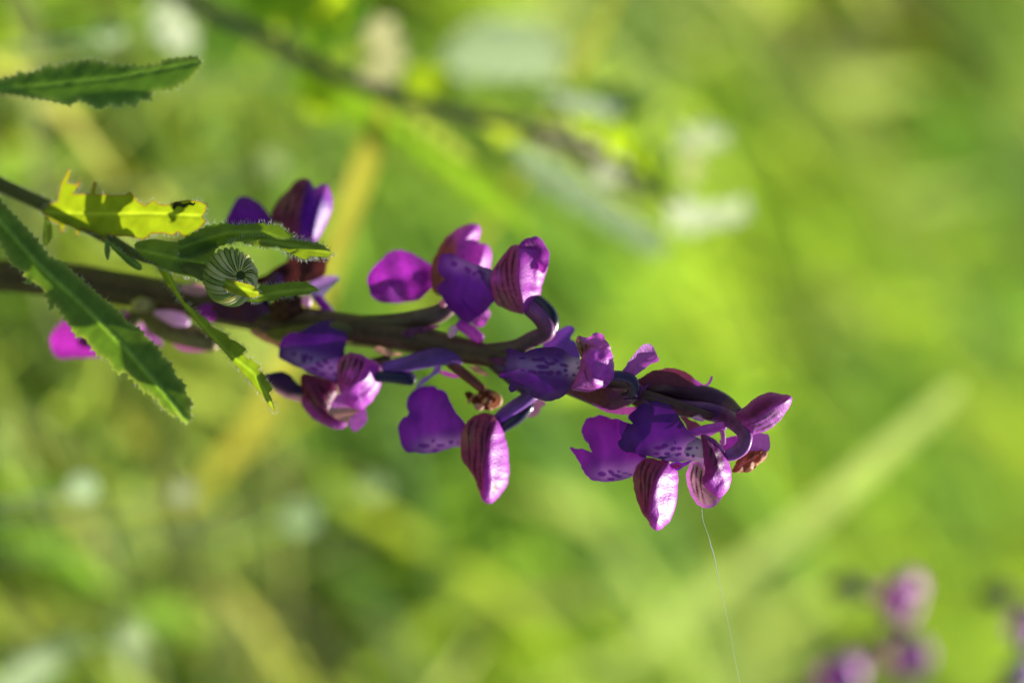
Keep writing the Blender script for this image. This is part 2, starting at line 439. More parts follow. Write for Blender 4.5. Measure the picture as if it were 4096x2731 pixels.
sheet('lip', V2((225, 560), (270, 440), (310, 350), (350, 310), (420, 310), (500, 340), (560, 390), (630, 480), (660, 560), (560, 600), (450, 600), (330, 600)),
      Surf(z1 - 20, c=V2((450, 450))[0], gx=-.2, gy=.1, fold=V2((640, 540), (300, 500)), bow=-.5), lipcol(), 'lip', f1)
sheet('bract', V2((960, 1130), (1010, 1050), (1110, 1020), (1220, 1015), (1250, 1045), (1180, 1110), (1120, 1170), (1080, 1220), (1000, 1200)),
      Surf(z1 + 30, c=V2((1100, 1100))[0], gx=-.3, fold=V2((980, 1180), (1240, 1040)), k=-.4), const((.40, .30, .62)), 'petal', f1)
tube('spur', [(*V2((1040, 1190))[0], z1 + 10, 20), (*V2((1100, 1270))[0], z1 + 5, 19), (*V2((1160, 1350))[0], z1 + 5, 20), (*V2((1190, 1410))[0], z1 + 5, 14)], stalkcol((.30, .04, .42), (.30, .04, .42), .1), 'petal', f1)
# withered flower in the shade of the weed's leaves
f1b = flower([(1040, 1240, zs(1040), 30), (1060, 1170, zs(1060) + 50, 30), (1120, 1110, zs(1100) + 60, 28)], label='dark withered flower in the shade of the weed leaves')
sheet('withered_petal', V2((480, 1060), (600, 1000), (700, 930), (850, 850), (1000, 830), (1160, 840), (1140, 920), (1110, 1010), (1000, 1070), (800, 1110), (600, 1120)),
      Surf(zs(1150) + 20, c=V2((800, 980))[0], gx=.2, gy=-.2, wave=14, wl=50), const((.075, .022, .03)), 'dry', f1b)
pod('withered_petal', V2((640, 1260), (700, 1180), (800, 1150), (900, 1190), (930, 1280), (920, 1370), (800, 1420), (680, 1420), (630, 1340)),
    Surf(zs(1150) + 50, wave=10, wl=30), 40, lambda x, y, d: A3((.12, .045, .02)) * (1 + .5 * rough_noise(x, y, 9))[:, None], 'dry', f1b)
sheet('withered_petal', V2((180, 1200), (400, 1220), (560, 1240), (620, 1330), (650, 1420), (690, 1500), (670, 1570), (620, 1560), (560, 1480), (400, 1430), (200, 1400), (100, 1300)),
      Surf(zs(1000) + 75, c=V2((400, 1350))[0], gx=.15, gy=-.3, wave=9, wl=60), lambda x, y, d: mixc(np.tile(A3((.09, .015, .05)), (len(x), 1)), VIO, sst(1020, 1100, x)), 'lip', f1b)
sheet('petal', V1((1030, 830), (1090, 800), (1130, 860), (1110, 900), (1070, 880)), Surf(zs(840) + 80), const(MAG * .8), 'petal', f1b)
tube('pale_bract', [(*V2((935, 1200))[0], z1 + 70, 12), (*V2((955, 1240))[0], z1 + 74, 22), (*V2((975, 1285))[0], z1 + 66, 12)], stalkcol((.75, .62, .75), (.75, .62, .75), .02), 'petal', f1b)
# green flank of the stem behind it
tube('ovary', [(1080, 1330, zs(1080) + 30, 26), (1200, 1335, zs(1200) + 55, 44), (1330, 1330, zs(1330) + 45, 48), (1450, 1325, zs(1450) + 10, 36)], stalkcol((.16, .15, .035), (.12, .10, .03), .15, 3, 3), 'stalk', f1b, n=14, ribs=3, ribamp=.08, twist=3)

# ---- flower low on the stem, half hidden by the big weed leaf
f0 = flower([(560, 1200, zs(560), 34), (640, 1290, zs(600) + 25, 52), (760, 1345, zs(720) + 20, 46), (860, 1385, zs(840), 26)], (.20, .17, .05), (.26, .20, .08), label='lowest flower with pale spur half behind the large weed leaf')
z0 = zs(500) - 60
sheet('lip', V1((262, 1000), (290, 930), (340, 890), (375, 925), (400, 965), (450, 970), (500, 1040), (520, 1080), (400, 1088), (300, 1085)),
      Surf(z0, c=V1((380, 1000))[0], gx=.5, gy=.6, fold=V1((300, 1000), (500, 1020)), bow=-1.5), lipcol(base=MAG * .9, edge=MAG * .8), 'petal', f0)
pod('hood', V1((430, 985), (500, 925), (580, 895), (645, 915), (650, 985), (580, 1045), (490, 1055)), Surf(z0 + 5), 55, lipcol(base=MAG * .8, edge=WINE), 'petal', f0)
tube('ovary', [(*V1((600, 960))[0], z0 + 5, 26), (*V1((690, 900))[0], zs(560) - 30, 30), (*V1((740, 830))[0], zs(570), 28)], stalkcol((.14, .10, .05), (.12, .11, .03), .2), 'stalk', f0)
sheet('sepal', V1((630, 840), (700, 860), (750, 920), (800, 960), (850, 1010), (830, 1025), (770, 1000), (700, 930), (650, 890)),
      Surf(z0 + 10, c=V1((740, 930))[0], gx=-.6, gy=-.4, wave=8, wl=40), const((.56, .14, .56)), 'petal', f0)
tube('spur', [(*V1((810, 850))[0], zs(650) + 70, 10), (*V1((870, 865))[0], zs(690) + 75, 24), (*V1((930, 885))[0], zs(720) + 74, 30), (*V1((985, 905))[0], zs(750) + 66, 14)], stalkcol((.72, .50, .76), (.82, .72, .86), .03), 'petal', f0)
tube('bract', [(*V1((760, 800))[0], zs(580) + 40, 36), (*V1((700, 815))[0], zs(540) + 45, 26)], stalkcol((.5, .45, .14), (.5, .45, .14), .05), 'stalk', f0)
sheet('bract', V1((900, 1000), (980, 1015), (1060, 1010), (1150, 1015), (1100, 1050), (1000, 1055), (930, 1040)), Surf(zs(780) - 10, gy=-.4, c=V1((1000, 1030))[0]), const((.56, .22, .42)), 'petal', f0)
sheet('bract', V1((930, 720), (1000, 700), (1080, 710), (1090, 750), (1000, 760)), Surf(zs(770) + 66), const((.62, .36, .42)), 'petal', f0)

# ---- upper flower furthest back with bright magenta lip
f2 = flower([(1450, 1300, zs(1450), 40), (1600, 1290, zs(1600) - 5, 42), (1760, 1250, zs(1760) - 10, 38), (1820, 1180, zs(1800) - 40, 30), (1800, 1090, zs(1800) - 60, 24)], cb=(.2, .09, .13))
z2 = zs(1750) - 70
mid2 = V3((880, 700), (600, 690), (230, 760))
def f2col(x, y, d):
    return mixc(np.tile(VIOD * 1.2, (len(x), 1)), MAG * .95, sst(-10, 30, pdist(x, y, mid2)[1] * -1 * -1))
sheet('lip', V3((180, 700), (230, 590), (330, 490), (420, 410), (520, 390), (640, 420), (760, 490), (850, 560), (890, 640), (880, 760), (800, 840), (700, 920), (560, 945), (420, 950), (300, 935), (220, 880), (200, 800)),
      Surf(z2, c=V3((560, 680))[0], gx=-.1, gy=.0, fold=mid2, bow=-.9, wave=14, wl=55), lipcol(base=A3((.33, .03, .45)), edge=A3((.26, .02, .36))), 'petal', f2)
rd2 = V3((1240, 120), (1130, 300), (1110, 480), (1000, 800))
pod('hood', V3((850, 760), (850, 570), (900, 420), (980, 290), (1080, 190), (1180, 135), (1290, 115), (1350, 140), (1370, 200), (1345, 300), (1400, 320), (1460, 360), (1480, 440), (1470, 560), (1440, 680), (1250, 720), (1050, 860), (900, 850)),
    Surf(z2 + 10, c=V3((1200, 450))[0], gx=-.2, ridge=[rd2, V3((1400, 340), (1370, 500), (1300, 640))], A=24, w=40), 70, hoodcol(rd2, [V3((1090, 220), (980, 420), (930, 650))], left=A3((.26, .12, .08)), right=PINK * .95, tip=(*V3((1130, 200))[0], 40)), 'petal', f2, step=9)
tube('spur', [(*V3((1130, 1170))[0], zs(1840) + 20, 20), (*V3((1230, 1220))[0], zs(1870) + 22, 24), (*V3((1310, 1280))[0], zs(1900) + 24, 25), (*V3((1370, 1325))[0], zs(1920) + 26, 20)], stalkcol((.40, .07, .50), (.56, .16, .60), .05), 'petal', f2)
sheet('bract', V3((1270, 1150), (1330, 1090), (1420, 1000), (1470, 1050), (1450, 1120), (1390, 1190), (1320, 1200)), Surf(zs(1920) - 5, gx=-.4, gy=-.3, c=V3((1370, 1110))[0], wave=6, wl=30), const(PINK), 'petal', f2)
tube('pale_bract', [(*V9((880, 430))[0], zs(1800) + 68, 10), (*V9((905, 380))[0], zs(1810) + 72, 19), (*V9((940, 320))[0], zs(1815) + 66, 15)], stalkcol((.8, .66, .72), (.8, .7, .8), .02), 'petal', f2)  # near-white colour stands in for the highlight on this bract
tube('pale_bract', [(*V3((940, 930))[0], zs(1760) + 30, 9), (*V3((975, 955))[0], zs(1765) + 34, 14), (*V3((1000, 965))[0], zs(1770) + 30, 9)], stalkcol((.7, .4, .5), (.7, .4, .5), .02), 'petal', f2)

# ---- upper flower with the pink folded hood and black spur
f3 = flower([(1900, 1405, zs(1900), 30), (2050, 1390, zs(2050) + 10, 32), (2130, 1355, zs(2130) + 20, 34), (2190, 1325, zs(2190) + 30, 34), (2165, 1270, zs(2160) + 45, 36), (2110, 1220, zs(2110) + 50, 34), (2085, 1180, zs(2085) + 40, 24)], cb=(.30, .06, .30), ribamp=.06)
z3 = zs(2070) + 60
sheet('lip', V3((920, 600), (930, 480), (1000, 430), (1100, 440), (1190, 490), (1330, 550), (1500, 610), (1540, 700), (1540, 880), (1480, 960), (1400, 1040), (1320, 1110), (1260, 1150), (1180, 1140), (1100, 1070), (1030, 990), (960, 890), (910, 790), (950, 740), (990, 700), (950, 660)),
      Surf(z3 - 5, c=V3((1230, 780))[0], gx=.22, gy=-.18, fold=V3((1500, 640), (1000, 520)), bow=-.28),
      lipcol(V3((1480, 650), (1250, 560), (1050, 530)), 30, spots_of(V3, [(1090, 540, 14, 12, .3), (1230, 600, 18, 10, .6), (1300, 640, 10, 9, 0), (1370, 630, 20, 9, .5), (1390, 680, 9, 9, 0)]), amt=.3), 'lip', f3, step=8)
hood3 = V3((1470, 700), (1490, 600), (1560, 490), (1640, 390), (1690, 340), (1750, 330), (1790, 345), (1850, 320), (1930, 300), (2010, 330), (2060, 420), (2070, 540), (2040, 650), (2010, 770), (1990, 850), (1960, 900), (1900, 970), (1820, 1060), (1720, 1040), (1600, 1000), (1530, 960), (1490, 850))
rd3 = V3((1765, 340), (1765, 500), (1755, 650), (1770, 800), (1810, 935), (1830, 1050))
sheet('sepal', V3((1760, 360), (1830, 275), (1880, 265), (1935, 248), (2000, 275), (2050, 340), (2085, 430), (2075, 540), (2020, 640), (1930, 560), (1850, 450)),
      Surf(z3 + 42, c=V3((1930, 420))[0], gx=-.5, gy=.15, fold=V3((1830, 280), (2040, 560)), bow=-1.2, wave=8, wl=36),
      hoodcol(V3((1800, 330), (1990, 460), (2060, 620)), [V3((1850, 290), (1900, 380)), V3((1890, 290), (1950, 390)), V3((1940, 310), (1990, 420))], left=MAG * .75, right=MAG * .7, flip=-1, vw=3), 'petal', f3, step=6)
pod('hood', hood3, Surf(z3, c=V3((1780, 700))[0], gx=-.3, pleat=2.6, pl=9, ridge=rd3, A=42, w=62, wave=2, wl=36), 70,
    hoodcol(rd3, [V3((1690, 360), (1640, 500), (1645, 700), (1700, 900), (1760, 1000)), V3((1740, 370), (1700, 520), (1695, 700), (1740, 870)), V3((1640, 430), (1580, 600), (1600, 780), (1670, 950)), V3((1560, 520), (1520, 700), (1560, 860), (1620, 980))],
            left=A3((.32, .09, .22)), right=A3((.52, .07, .58)), vw=4.8, green=(*V3((1600, 950))[0], 40, .6), tip=(*V3((1520, 680))[0], 28)), 'petal', f3, step=6)
tube('spur', [(*V3((1900, 880))[0], z3 - 10, 22), (*V3((1985, 945))[0], z3 - 5, 26), (*V3((2070, 1030))[0], z3 + 5, 28), (*V3((2110, 1120))[0], z3 + 8, 29), (*V3((2095, 1210))[0], z3, 30), (*V3((2060, 1270))[0], z3 - 15, 26)],
     stalkcol((.020, .018, .035), (.018, .018, .03), .1), 'spur', f3, n=16)
sheet('bract', V6((700, 420), (790, 270), (870, 225), (1020, 170), (1090, 212), (1040, 330), (1110, 380), (1170, 560), (1080, 620), (900, 560), (760, 520)),
      Surf(z3 - 35, c=V6((950, 400))[0], gx=-.15, gy=.2, fold=V6((780, 480), (1060, 210)), k=-.35), const((.22, .09, .48)), 'lip', f3)

# ---- flower hanging in front of the stem, left of centre
f4 = flower([(1850, 1425, zs(1850) + 10, 30), (1740, 1430, zs(1740) + 60, 38), (1620, 1455, zs(1620) + 90, 30), (1540, 1470, zs(1540) + 95, 26)], ca=(.14, .05, .26), cb=(.20, .06, .42), ribamp=.05)
z4 = zs(1430) + 120
sheet('lip', V4((300, 560), (320, 440), (400, 350), (500, 340), (600, 290), (700, 240), (800, 210), (880, 210), (960, 260), (1000, 320), (1010, 420), (990, 520), (990, 600), (980, 700), (960, 820), (860, 845), (760, 810), (640, 770), (520, 710), (400, 660), (330, 620)),
      Surf(z4, c=V4((650, 530))[0], gx=.15, gy=-.05, fold=V4((960, 760), (700, 690), (420, 600)), bow=-.30, wave=5, wl=60),
      lipcol(V4((980, 740), (760, 690), (560, 620), (420, 580)), 34, spots_of(V4, [(460, 560, 9, 7, .4), (560, 610, 11, 20, -.2), (590, 590, 8, 14, .2), (640, 610, 9, 13, .2), (790, 645, 16, 10, .6), (730, 680, 20, 10, .5), (845, 708, 11, 8, 0), (670, 720, 20, 9, .4), (760, 768, 15, 8, -.1), (885, 768, 10, 8, 0)]), amt=.5), 'lip', f4, step=7)
rd4 = V4((1130, 560), (1230, 640), (1180, 760), (1060, 900), (1000, 1060))
rd4b = V4((1160, 560), (1240, 680), (1130, 850), (1000, 930), (920, 960))
pod('hood', V4((915, 700), (920, 640), (960, 590), (1050, 550), (1150, 560), (1240, 610), (1310, 640), (1360, 700), (1375, 820), (1360, 920), (1300, 1020), (1230, 1100), (1160, 1140), (1060, 1130), (990, 1070), (940, 960), (920, 850)),
    Surf(z4 + 25, c=V4((1150, 850))[0], gx=-.42, gy=-.15, pleat=2.6, pl=9, ridge=rd4b, A=30, w=50, wave=3, wl=28), 70,
    hoodcol(rd4b, [V4((1010, 590), (960, 720), (950, 850)), V4((1070, 580), (1010, 740), (980, 860)), V4((1130, 590), (1060, 760), (1010, 880)), V4((1180, 610), (1130, 780), (1040, 910))], left=A3((.36, .08, .30)), right=A3((.54, .08, .62)), vw=6, green=(*V4((1000, 680))[0], 30, .5), tip=(*V4((1040, 770))[0], 20)), 'petal', f4, step=6)
sheet('sepal', V4((820, 1170), (850, 1080), (930, 980), (1000, 1040), (1090, 1110), (1180, 1130), (1150, 1200), (1050, 1245), (950, 1255), (870, 1215)),
      Surf(z4 + 10, c=V4((990, 1130))[0], gx=-.35, gy=-.25, fold=V4((860, 1190), (1150, 1160)), k=.5),
      lambda x, y, d: mixc(np.tile(A3((.50, .36, .26)), (len(x), 1)), PINK * 1.1, sst(0, 20, pdist(x, y, V4((840, 1150), (1000, 1150), (1180, 1130)))[1])), 'petal', f4, step=7)
sheet('petal', V4((1030, 1265), (1120, 1180), (1200, 1120), (1225, 1220), (1205, 1290), (1125, 1365), (1075, 1360)), Surf(z4 - 10, c=V4((1130, 1250))[0], gx=-.5, gy=-.2), const(PINK), 'petal', f4, step=7)
f4b = flower([(1560, 1440, zs(1560) - 5, 26), (1440, 1480, zs(1440) + 25, 32), (1340, 1510, zs(1340) + 30, 34), (1290, 1560, zs(1300) + 35, 24)], label='flower below the spotted lip with a shrivelled dark lip')
pod('hood', V4((535, 1070), (555, 960), (520, 800), (620, 770), (860, 850), (930, 960), (860, 1100), (880, 1200), (1000, 1260), (1000, 1320), (900, 1342), (750, 1300), (640, 1225), (570, 1145)),
    Surf(z4 - 50, c=V4((750, 1050))[0], gx=-.1, ridge=V4((560, 900), (700, 1010), (830, 1100), (900, 1200)), A=20, w=40), 55,
    hoodcol(V4((540, 1000), (680, 1140), (760, 1240), (1000, 1290)), [V4((640, 880), (720, 1020), (850, 1150)), V4((590, 960), (680, 1100), (830, 1210)), V4((700, 860), (790, 980), (880, 1080))], left=A3((.22, .035, .11)), right=MAG * .8, flip=-1, green=(*V4((650, 1080))[0], 22, .4)), 'petal', f4b, step=8)
sheet('withered_lip', V4((160, 780), (250, 755), (340, 743), (420, 780), (470, 850), (560, 915), (630, 985), (625, 1050), (560, 1062), (440, 1042), (330, 1002), (240, 925), (190, 855)),
      Surf(z4 - 40, c=V4((400, 900))[0], gx=.2, gy=-.5, fold=V4((180, 800), (400, 940), (620, 1020)), k=-.6),
      lambda x, y, d: mixc(np.tile(A3((.03, .010, .05)), (len(x), 1)), A3((.62, .36, .40)), sst(6, -16, pdist(x, y, V4((200, 880), (400, 980), (560, 980), (640, 960)))[1] * 1.0)), 'lip', f4b, step=7)
tube('spur', [(*V4((1290, 800))[0], z4 + 30, 22), (*V4((1400, 800))[0], z4 + 26, 24), (*V4((1520, 805))[0], z4 + 20, 27), (*V4((1640, 815))[0], z4 + 10, 32), (*V4((1700, 840))[0], z4, 26)], stalkcol((.02, .012, .04), (.02, .015, .05), .1), 'spur', f4, n=16)
sheet('bract', V5((360, 340), (420, 260), (500, 220), (560, 130), (590, 90), (592, 180), (520, 230), (440, 300), (390, 335)), Surf(z4 - 15, c=V5((480, 220))[0], gx=-.2, gy=-.3), const((.27, .17, .5)), 'lip', f4)
sheet('bract', V5((570, 190), (620, 180), (700, 205), (760, 235), (730, 250), (640, 232)), Surf(zs(1800) + 30, gy=-.4, c=V5((660, 210))[0]), const((.50, .10, .46)), 'petal', f4)

# ---- lower flower hanging free with the long striped hood
f5 = flower([(1960, 1440, zs(1960), 28), (2080, 1530, zs(2080) + 20, 34), (2130, 1570, zs(2120) + 30, 30), (2100, 1600, zs(2100) + 50, 28), (2040, 1640, zs(2040) + 55, 28), (1985, 1680, zs(1985) + 50, 22)], ca=(.08, .05, .06), cb=(.24, .07, .46), ribamp=.05)
z5 = zs(1950) + 70
sheet('lip', V5((205, 680), (240, 620), (300, 570), (280, 500), (300, 420), (350, 360), (430, 325), (540, 320), (570, 345), (620, 365), (660, 410), (690, 480), (740, 570), (810, 660), (830, 740), (800, 850), (700, 870), (600, 900), (500, 925), (380, 920), (270, 900), (230, 830), (215, 750)),
      Surf(z5 - 20, c=V5((500, 650))[0], gx=.15, gy=-.15, fold=V5((800, 830), (560, 850), (300, 830)), bow=-.22, wave=6, wl=60),
      lipcol(V5((800, 830), (560, 840), (400, 870)), 30, spots_of(V5, [(440, 855, 26, 10, .05), (585, 850, 20, 6, -.05), (520, 815, 9, 8, 0), (680, 822, 11, 7, 0), (740, 828, 7, 4, 0), (545, 890, 14, 6, -.2)]), base=A3((.13, .012, .28)), amt=.5), 'lip', f5, step=7)
rd5 = V5((1080, 665), (1030, 800), (1005, 950), (985, 1100), (980, 1210), (960, 1340))
pod('hood', V5((770, 780), (790, 710), (830, 640), (900, 580), (980, 560), (1060, 580), (1110, 640), (1150, 730), (1175, 810), (1190, 900), (1200, 1050), (1200, 1150), (1170, 1230), (1100, 1320), (1060, 1365), (1010, 1370), (960, 1340), (920, 1250), (880, 1140), (820, 1040), (770, 950)),
    Surf(z5 + 15, c=V5((1000, 950))[0], gx=-.38, gy=-.1, pleat=2.6, pl=9, ridge=rd5, A=34, w=70, wave=2, wl=34), 72,
    hoodcol(rd5, [V5((890, 600), (840, 720), (845, 900), (850, 1060)), V5((950, 590), (905, 720), (905, 900), (890, 1050), (930, 1220)), V5((1000, 610), (960, 750), (955, 930), (940, 1080), (950, 1230)), V5((1045, 640), (1005, 770), (990, 950), (970, 1130))],
            left=A3((.25, .06, .13)), right=A3((.47, .045, .55)), vw=4.6, green=(*V5((800, 780))[0], 40, .7), tip=(*V5((1040, 1340))[0], 30), window=(*V5((1068, 1240))[0], 15, 24)), 'petal', f5, step=6)
tube('spur', [(*V5((1110, 720))[0], z5 - 10, 20), (*V5((1190, 655))[0], z5 - 10, 27), (*V5((1280, 590))[0], z5 - 8, 30), (*V5((1360, 510))[0], z5 - 14, 28), (*V5((1385, 470))[0], z5 - 20, 20)], stalkcol((.02, .012, .04), (.018, .012, .04), .1), 'spur', f5, n=16)
sheet('bract', V5((1390, 450), (1450, 425), (1500, 450), (1535, 490), (1490, 510), (1460, 570), (1420, 600), (1370, 600), (1400, 520)), Surf(z5 - 45, c=V5((1450, 500))[0], gx=-.2), const((.34, .2, .28)), 'petal', f5)
# curled brown remnant
f5b = flower([(1790, 1440, zs(1790) + 15, 20), (1850, 1490, zs(1850) + 20, 20), (1930, 1560, zs(1930) + 20, 18)], ca=(.2, .05, .06), cb=(.22, .06, .04), label='curled brown dried flower under the stem')
brn = lambda x, y, d: mixc(np.tile(A3((.16, .035, .012)), (len(x), 1)), A3((.66, .40, .24)), sst(.0, .6, rough_noise(x, y, 11, 1)))
pod('dried_petal', V5((800, 380), (850, 375), (900, 400), (960, 340), (1020, 350), (1080, 370), (1120, 410), (1130, 460), (1090, 510), (1040, 540), (960, 535), (900, 530), (870, 470), (820, 490), (830, 440)), Surf(zs(1930) + 10, wave=16, wl=22), 26, brn, 'dry', f5b, step=6, smooth=True)
tube('dried_curl', [(*V5((1060, 400))[0], zs(1930) + 40, 8), (*V5((1105, 420))[0], zs(1930) + 46, 12), (*V5((1110, 470))[0], zs(1930) + 46, 13), (*V5((1060, 500))[0], zs(1930) + 40, 11), (*V5((1020, 480))[0], zs(1930) + 34, 8)], stalkcol((.62, .38, .22), (.7, .45, .3), .2), 'dry', f5b)
tube('dried_curl', [(*V5((900, 490))[0], zs(1900) + 36, 9), (*V5((930, 510))[0], zs(1900) + 42, 14), (*V5((970, 505))[0], zs(1900) + 38, 9)], stalkcol((.7, .45, .36), (.7, .45, .36), .2), 'dry', f5b)

# ---- flower facing the camera at the centre
f6 = flower([(2080, 1460, zs(2080) + 10, 30), (2320, 1560, zs(2320) + 20, 34), (2450, 1595, zs(2450) + 35, 44), (2530, 1580, zs(2530) + 60, 30), (2545, 1540, zs(2545) + 70, 26)], ca=(.15, .05, .07), cb=(.22, .05, .16))
z6 = zs(2300) + 340
sp6 = [(435, 570, 15, 6, 0), (590, 590, 14, 7, .2), (660, 590, 22, 8, .05), (690, 575, 12, 7, .3), (740, 625, 12, 6, .5), (800, 640, 22, 8, -.1), (860, 598, 14, 7, .4), (960, 660, 20, 8, .25), (690, 680, 29, 9, .08), (440, 722, 12, 4, .1), (560, 745, 22, 8, .15), (680, 750, 20, 7, -.1), (780, 755, 18, 10, -.2), (890, 755, 13, 10, 0), (980, 722, 9, 8, 0), (990, 785, 5, 5, 0), (1085, 785, 9, 7, 0), (1135, 632, 5, 4, 0), (1140, 692, 6, 5, 0)]
mid6 = V6((1180, 700), (900, 690), (600, 660), (300, 640))
sheet('lip', V6((140, 800), (200, 710), (240, 600), (215, 560), (250, 540), (240, 460), (330, 455), (460, 500), (560, 455), (700, 435), (850, 435), (950, 465), (1050, 540), (1150, 580), (1230, 640), (1230, 780), (1140, 800), (1060, 900), (1020, 980), (950, 1050), (860, 1095), (740, 1110), (640, 1085), (540, 1040), (460, 970), (400, 910), (380, 950), (310, 995), (265, 950), (285, 870), (280, 850), (220, 830)),
      Surf(z6 - 5, c=V6((700, 760))[0], gx=.22, gy=-.05, fold=mid6, bow=-.55, wave=4, wl=34),
      lipcol(mid6, 28, spots_of(V6, sp6), throat=(*V6((1130, 680))[0], 40), amt=.42), 'lip', f6, step=5, smooth=True)
sheet('sepal', V6((1105, 345), (1130, 300), (1180, 295), (1270, 310), (1320, 270), (1380, 250), (1440, 270), (1480, 340), (1530, 400), (1535, 480), (1430, 500), (1300, 500), (1230, 540), (1180, 560), (1150, 520), (1120, 420)),
      Surf(z6 + 5, c=V6((1320, 380))[0], gx=-.35, gy=.2, fold=V6((1130, 330), (1300, 380), (1520, 430)), k=-.25, bow=-.6, wave=6, wl=22),
      hoodcol(V6((1160, 300), (1200, 350), (1280, 400), (1400, 460)), [V6((1160, 350), (1180, 430), (1200, 520)), V6((1230, 390), (1240, 460))], left=A3((.24, .16, .10)), right=A3((.62, .16, .64)), flip=1, vw=3.5), 'petal', f6, step=5)
rd6 = V6((1250, 645), (1290, 680), (1310, 760), (1330, 880), (1370, 960))
pod('hood', V6((1165, 640), (1180, 560), (1230, 490), (1310, 435), (1440, 440), (1540, 480), (1580, 560), (1595, 700), (1590, 800), (1550, 860), (1480, 930), (1380, 967), (1250, 992), (1110, 982), (1048, 962), (1070, 900), (1110, 820), (1150, 720)),
    Surf(z6 + 12, c=V6((1370, 720))[0], gx=-.6, gy=-.2, pleat=2.6, pl=9, ridge=rd6, A=26, w=36, wave=4, wl=26), 62,
    hoodcol(V6((1180, 560), (1260, 650), (1310, 760), (1330, 880), (1370, 960)), [V6((1210, 700), (1240, 800), (1290, 930)), V6((1130, 900), (1230, 930), (1330, 965))], left=A3((.48, .10, .46)), right=A3((.58, .09, .62)), vw=3, tip=(*V6((1160, 850))[0], 22)), 'petal', f6, step=5)
tube('spur', [(*V6((1500, 810))[0], z6 - 40, 20), (*V6((1600, 790))[0], z6 - 50, 21), (*V6((1720, 805))[0], z6 - 60, 22), (*V6((1810, 850))[0], z6 - 75, 23), (*V6((1845, 940))[0], z6 - 95, 24), (*V6((1810, 1020))[0], z6 - 120, 24), (*V6((1730, 1040))[0], z6 - 150, 20)], stalkcol((.07, .035, .10), (.03, .02, .05), .15), 'spur', f6, n=16)
sheet('petal', V6((1690, 745), (1730, 680), (1780, 600), (1870, 490), (1950, 410), (2040, 400), (2090, 450), (2140, 540), (2150, 600), (2050, 650), (1950, 720), (1850, 795), (1750, 785)),
      Surf(z6 - 90, c=V6((1920, 600))[0], gx=-.45, gy=-.15, fold=V6((1720, 760), (2110, 480)), bow=.9), const((.52, .14, .60)), 'petal', f6, step=7)
sheet('bract', V6((1080, 985), (1250, 985), (1500, 930), (1700, 1060), (1850, 1040), (1950, 940), (2065, 868), (1985, 965), (1885, 1065), (1800, 1140), (1640, 1192), (1500, 1182), (1330, 1132), (1200, 1062)),
      Surf(zs(2450) + 85, c=V6((1500, 1070))[0], gx=-.05, gy=-.4, fold=V6((1100, 990), (1500, 1080), (1850, 1060)), bow=-.7),
      lambda x, y, d: mixc(np.tile(A3((.20, .06, .04)), (len(x), 1)), A3((.30, .06, .36)), sst(2400, 2540, x)), 'petal', f6, step=7)
sheet('bract', V6((1300, 1110), (1450, 1180), (1600, 1190), (1870, 1185), (1840, 1240), (1760, 1272), (1600, 1265), (1450, 1232), (1360, 1180)),
      Surf(zs(2450) + 50, c=V6((1600, 1220))[0], gx=0, gy=-.5), const((.50, .12, .46)), 'petal', f6, step=7)

# ---- pair of flowers below the tip: the lower one behind
f7 = flower([(2500, 1570, zs(2500) + 5, 24), (2620, 1650, zs(2620) + 25, 26), (2680, 1760, zs(2680) + 30, 26), (2660, 1850, zs(2660) + 30, 20)], ca=(.14, .05, .06), cb=(.24, .04, .18))
z7 = 75
sheet('lip', V7((170, 710), (220, 720), (280, 715), (350, 750), (320, 690), (280, 620), (262, 570), (285, 500), (320, 460), (380, 450), (410, 430), (450, 450), (520, 465), (590, 480), (680, 540), (760, 680), (810, 800), (780, 860), (740, 900), (690, 950), (600, 980), (500, 995), (400, 990), (320, 960), (280, 910), (250, 840), (210, 780)),
      Surf(z7, c=V7((500, 750))[0], gx=.15, gy=-.05, fold=V7((760, 900), (560, 930), (350, 900)), bow=-.20, wave=5, wl=50),
      lipcol(V7((760, 900), (560, 930), (400, 930)), 34, spots_of(V7, [(435, 930, 18, 10, .1), (510, 915, 15, 9, .6), (560, 945, 22, 7, .2), (575, 910, 8, 5, .2), (630, 925, 10, 4, 0), (510, 972, 16, 6, 0), (670, 938, 10, 3, 0)]), base=A3((.19, .018, .33)), edge=A3((.15, .012, .25)), amt=.5), 'lip', f7, step=6)
rd7 = V7((985, 840), (940, 900), (890, 990), (860, 1100), (835, 1250), (850, 1370))
pod('hood', V7((695, 1000), (700, 930), (740, 850), (800, 800), (880, 800), (960, 830), (1010, 860), (1060, 900), (1075, 960), (1070, 1060), (1060, 1160), (1030, 1270), (990, 1340), (930, 1390), (880, 1400), (840, 1370), (820, 1320), (770, 1260), (740, 1180), (710, 1080)),
    Surf(z7 + 25, c=V7((880, 1080))[0], gx=-.38, gy=-.1, pleat=2.6, pl=9, ridge=rd7, A=36, w=62, wave=2, wl=30), 70,
    hoodcol(rd7, [V7((800, 810), (760, 900), (760, 1010), (765, 1120)), V7((850, 815), (800, 920), (795, 1040), (800, 1160), (800, 1250)), V7((900, 830), (840, 940), (825, 1060), (820, 1180), (825, 1290)), V7((940, 850), (880, 960), (850, 1090))],
            left=A3((.25, .06, .12)), right=A3((.47, .045, .55)), vw=4.6, green=(*V7((720, 1020))[0], 40, .45), tip=(*V7((900, 1360))[0], 30), window=(*V7((925, 1315))[0], 16, 16)), 'petal', f7, step=5)
sheet('sepal', V7((1000, 850), (1050, 830), (1120, 830), (1200, 812), (1150, 850), (1090, 890), (1060, 900), (1020, 890)), Surf(z7 + 30, c=V7((1100, 850))[0], gy=-.3, gx=.1), lambda x, y, d: mixc(np.tile(A3((.12, .02, .05)), (len(x), 1)), VIO * 1.3, sst(0, 14, 14 - d)), 'petal', f7, step=5)

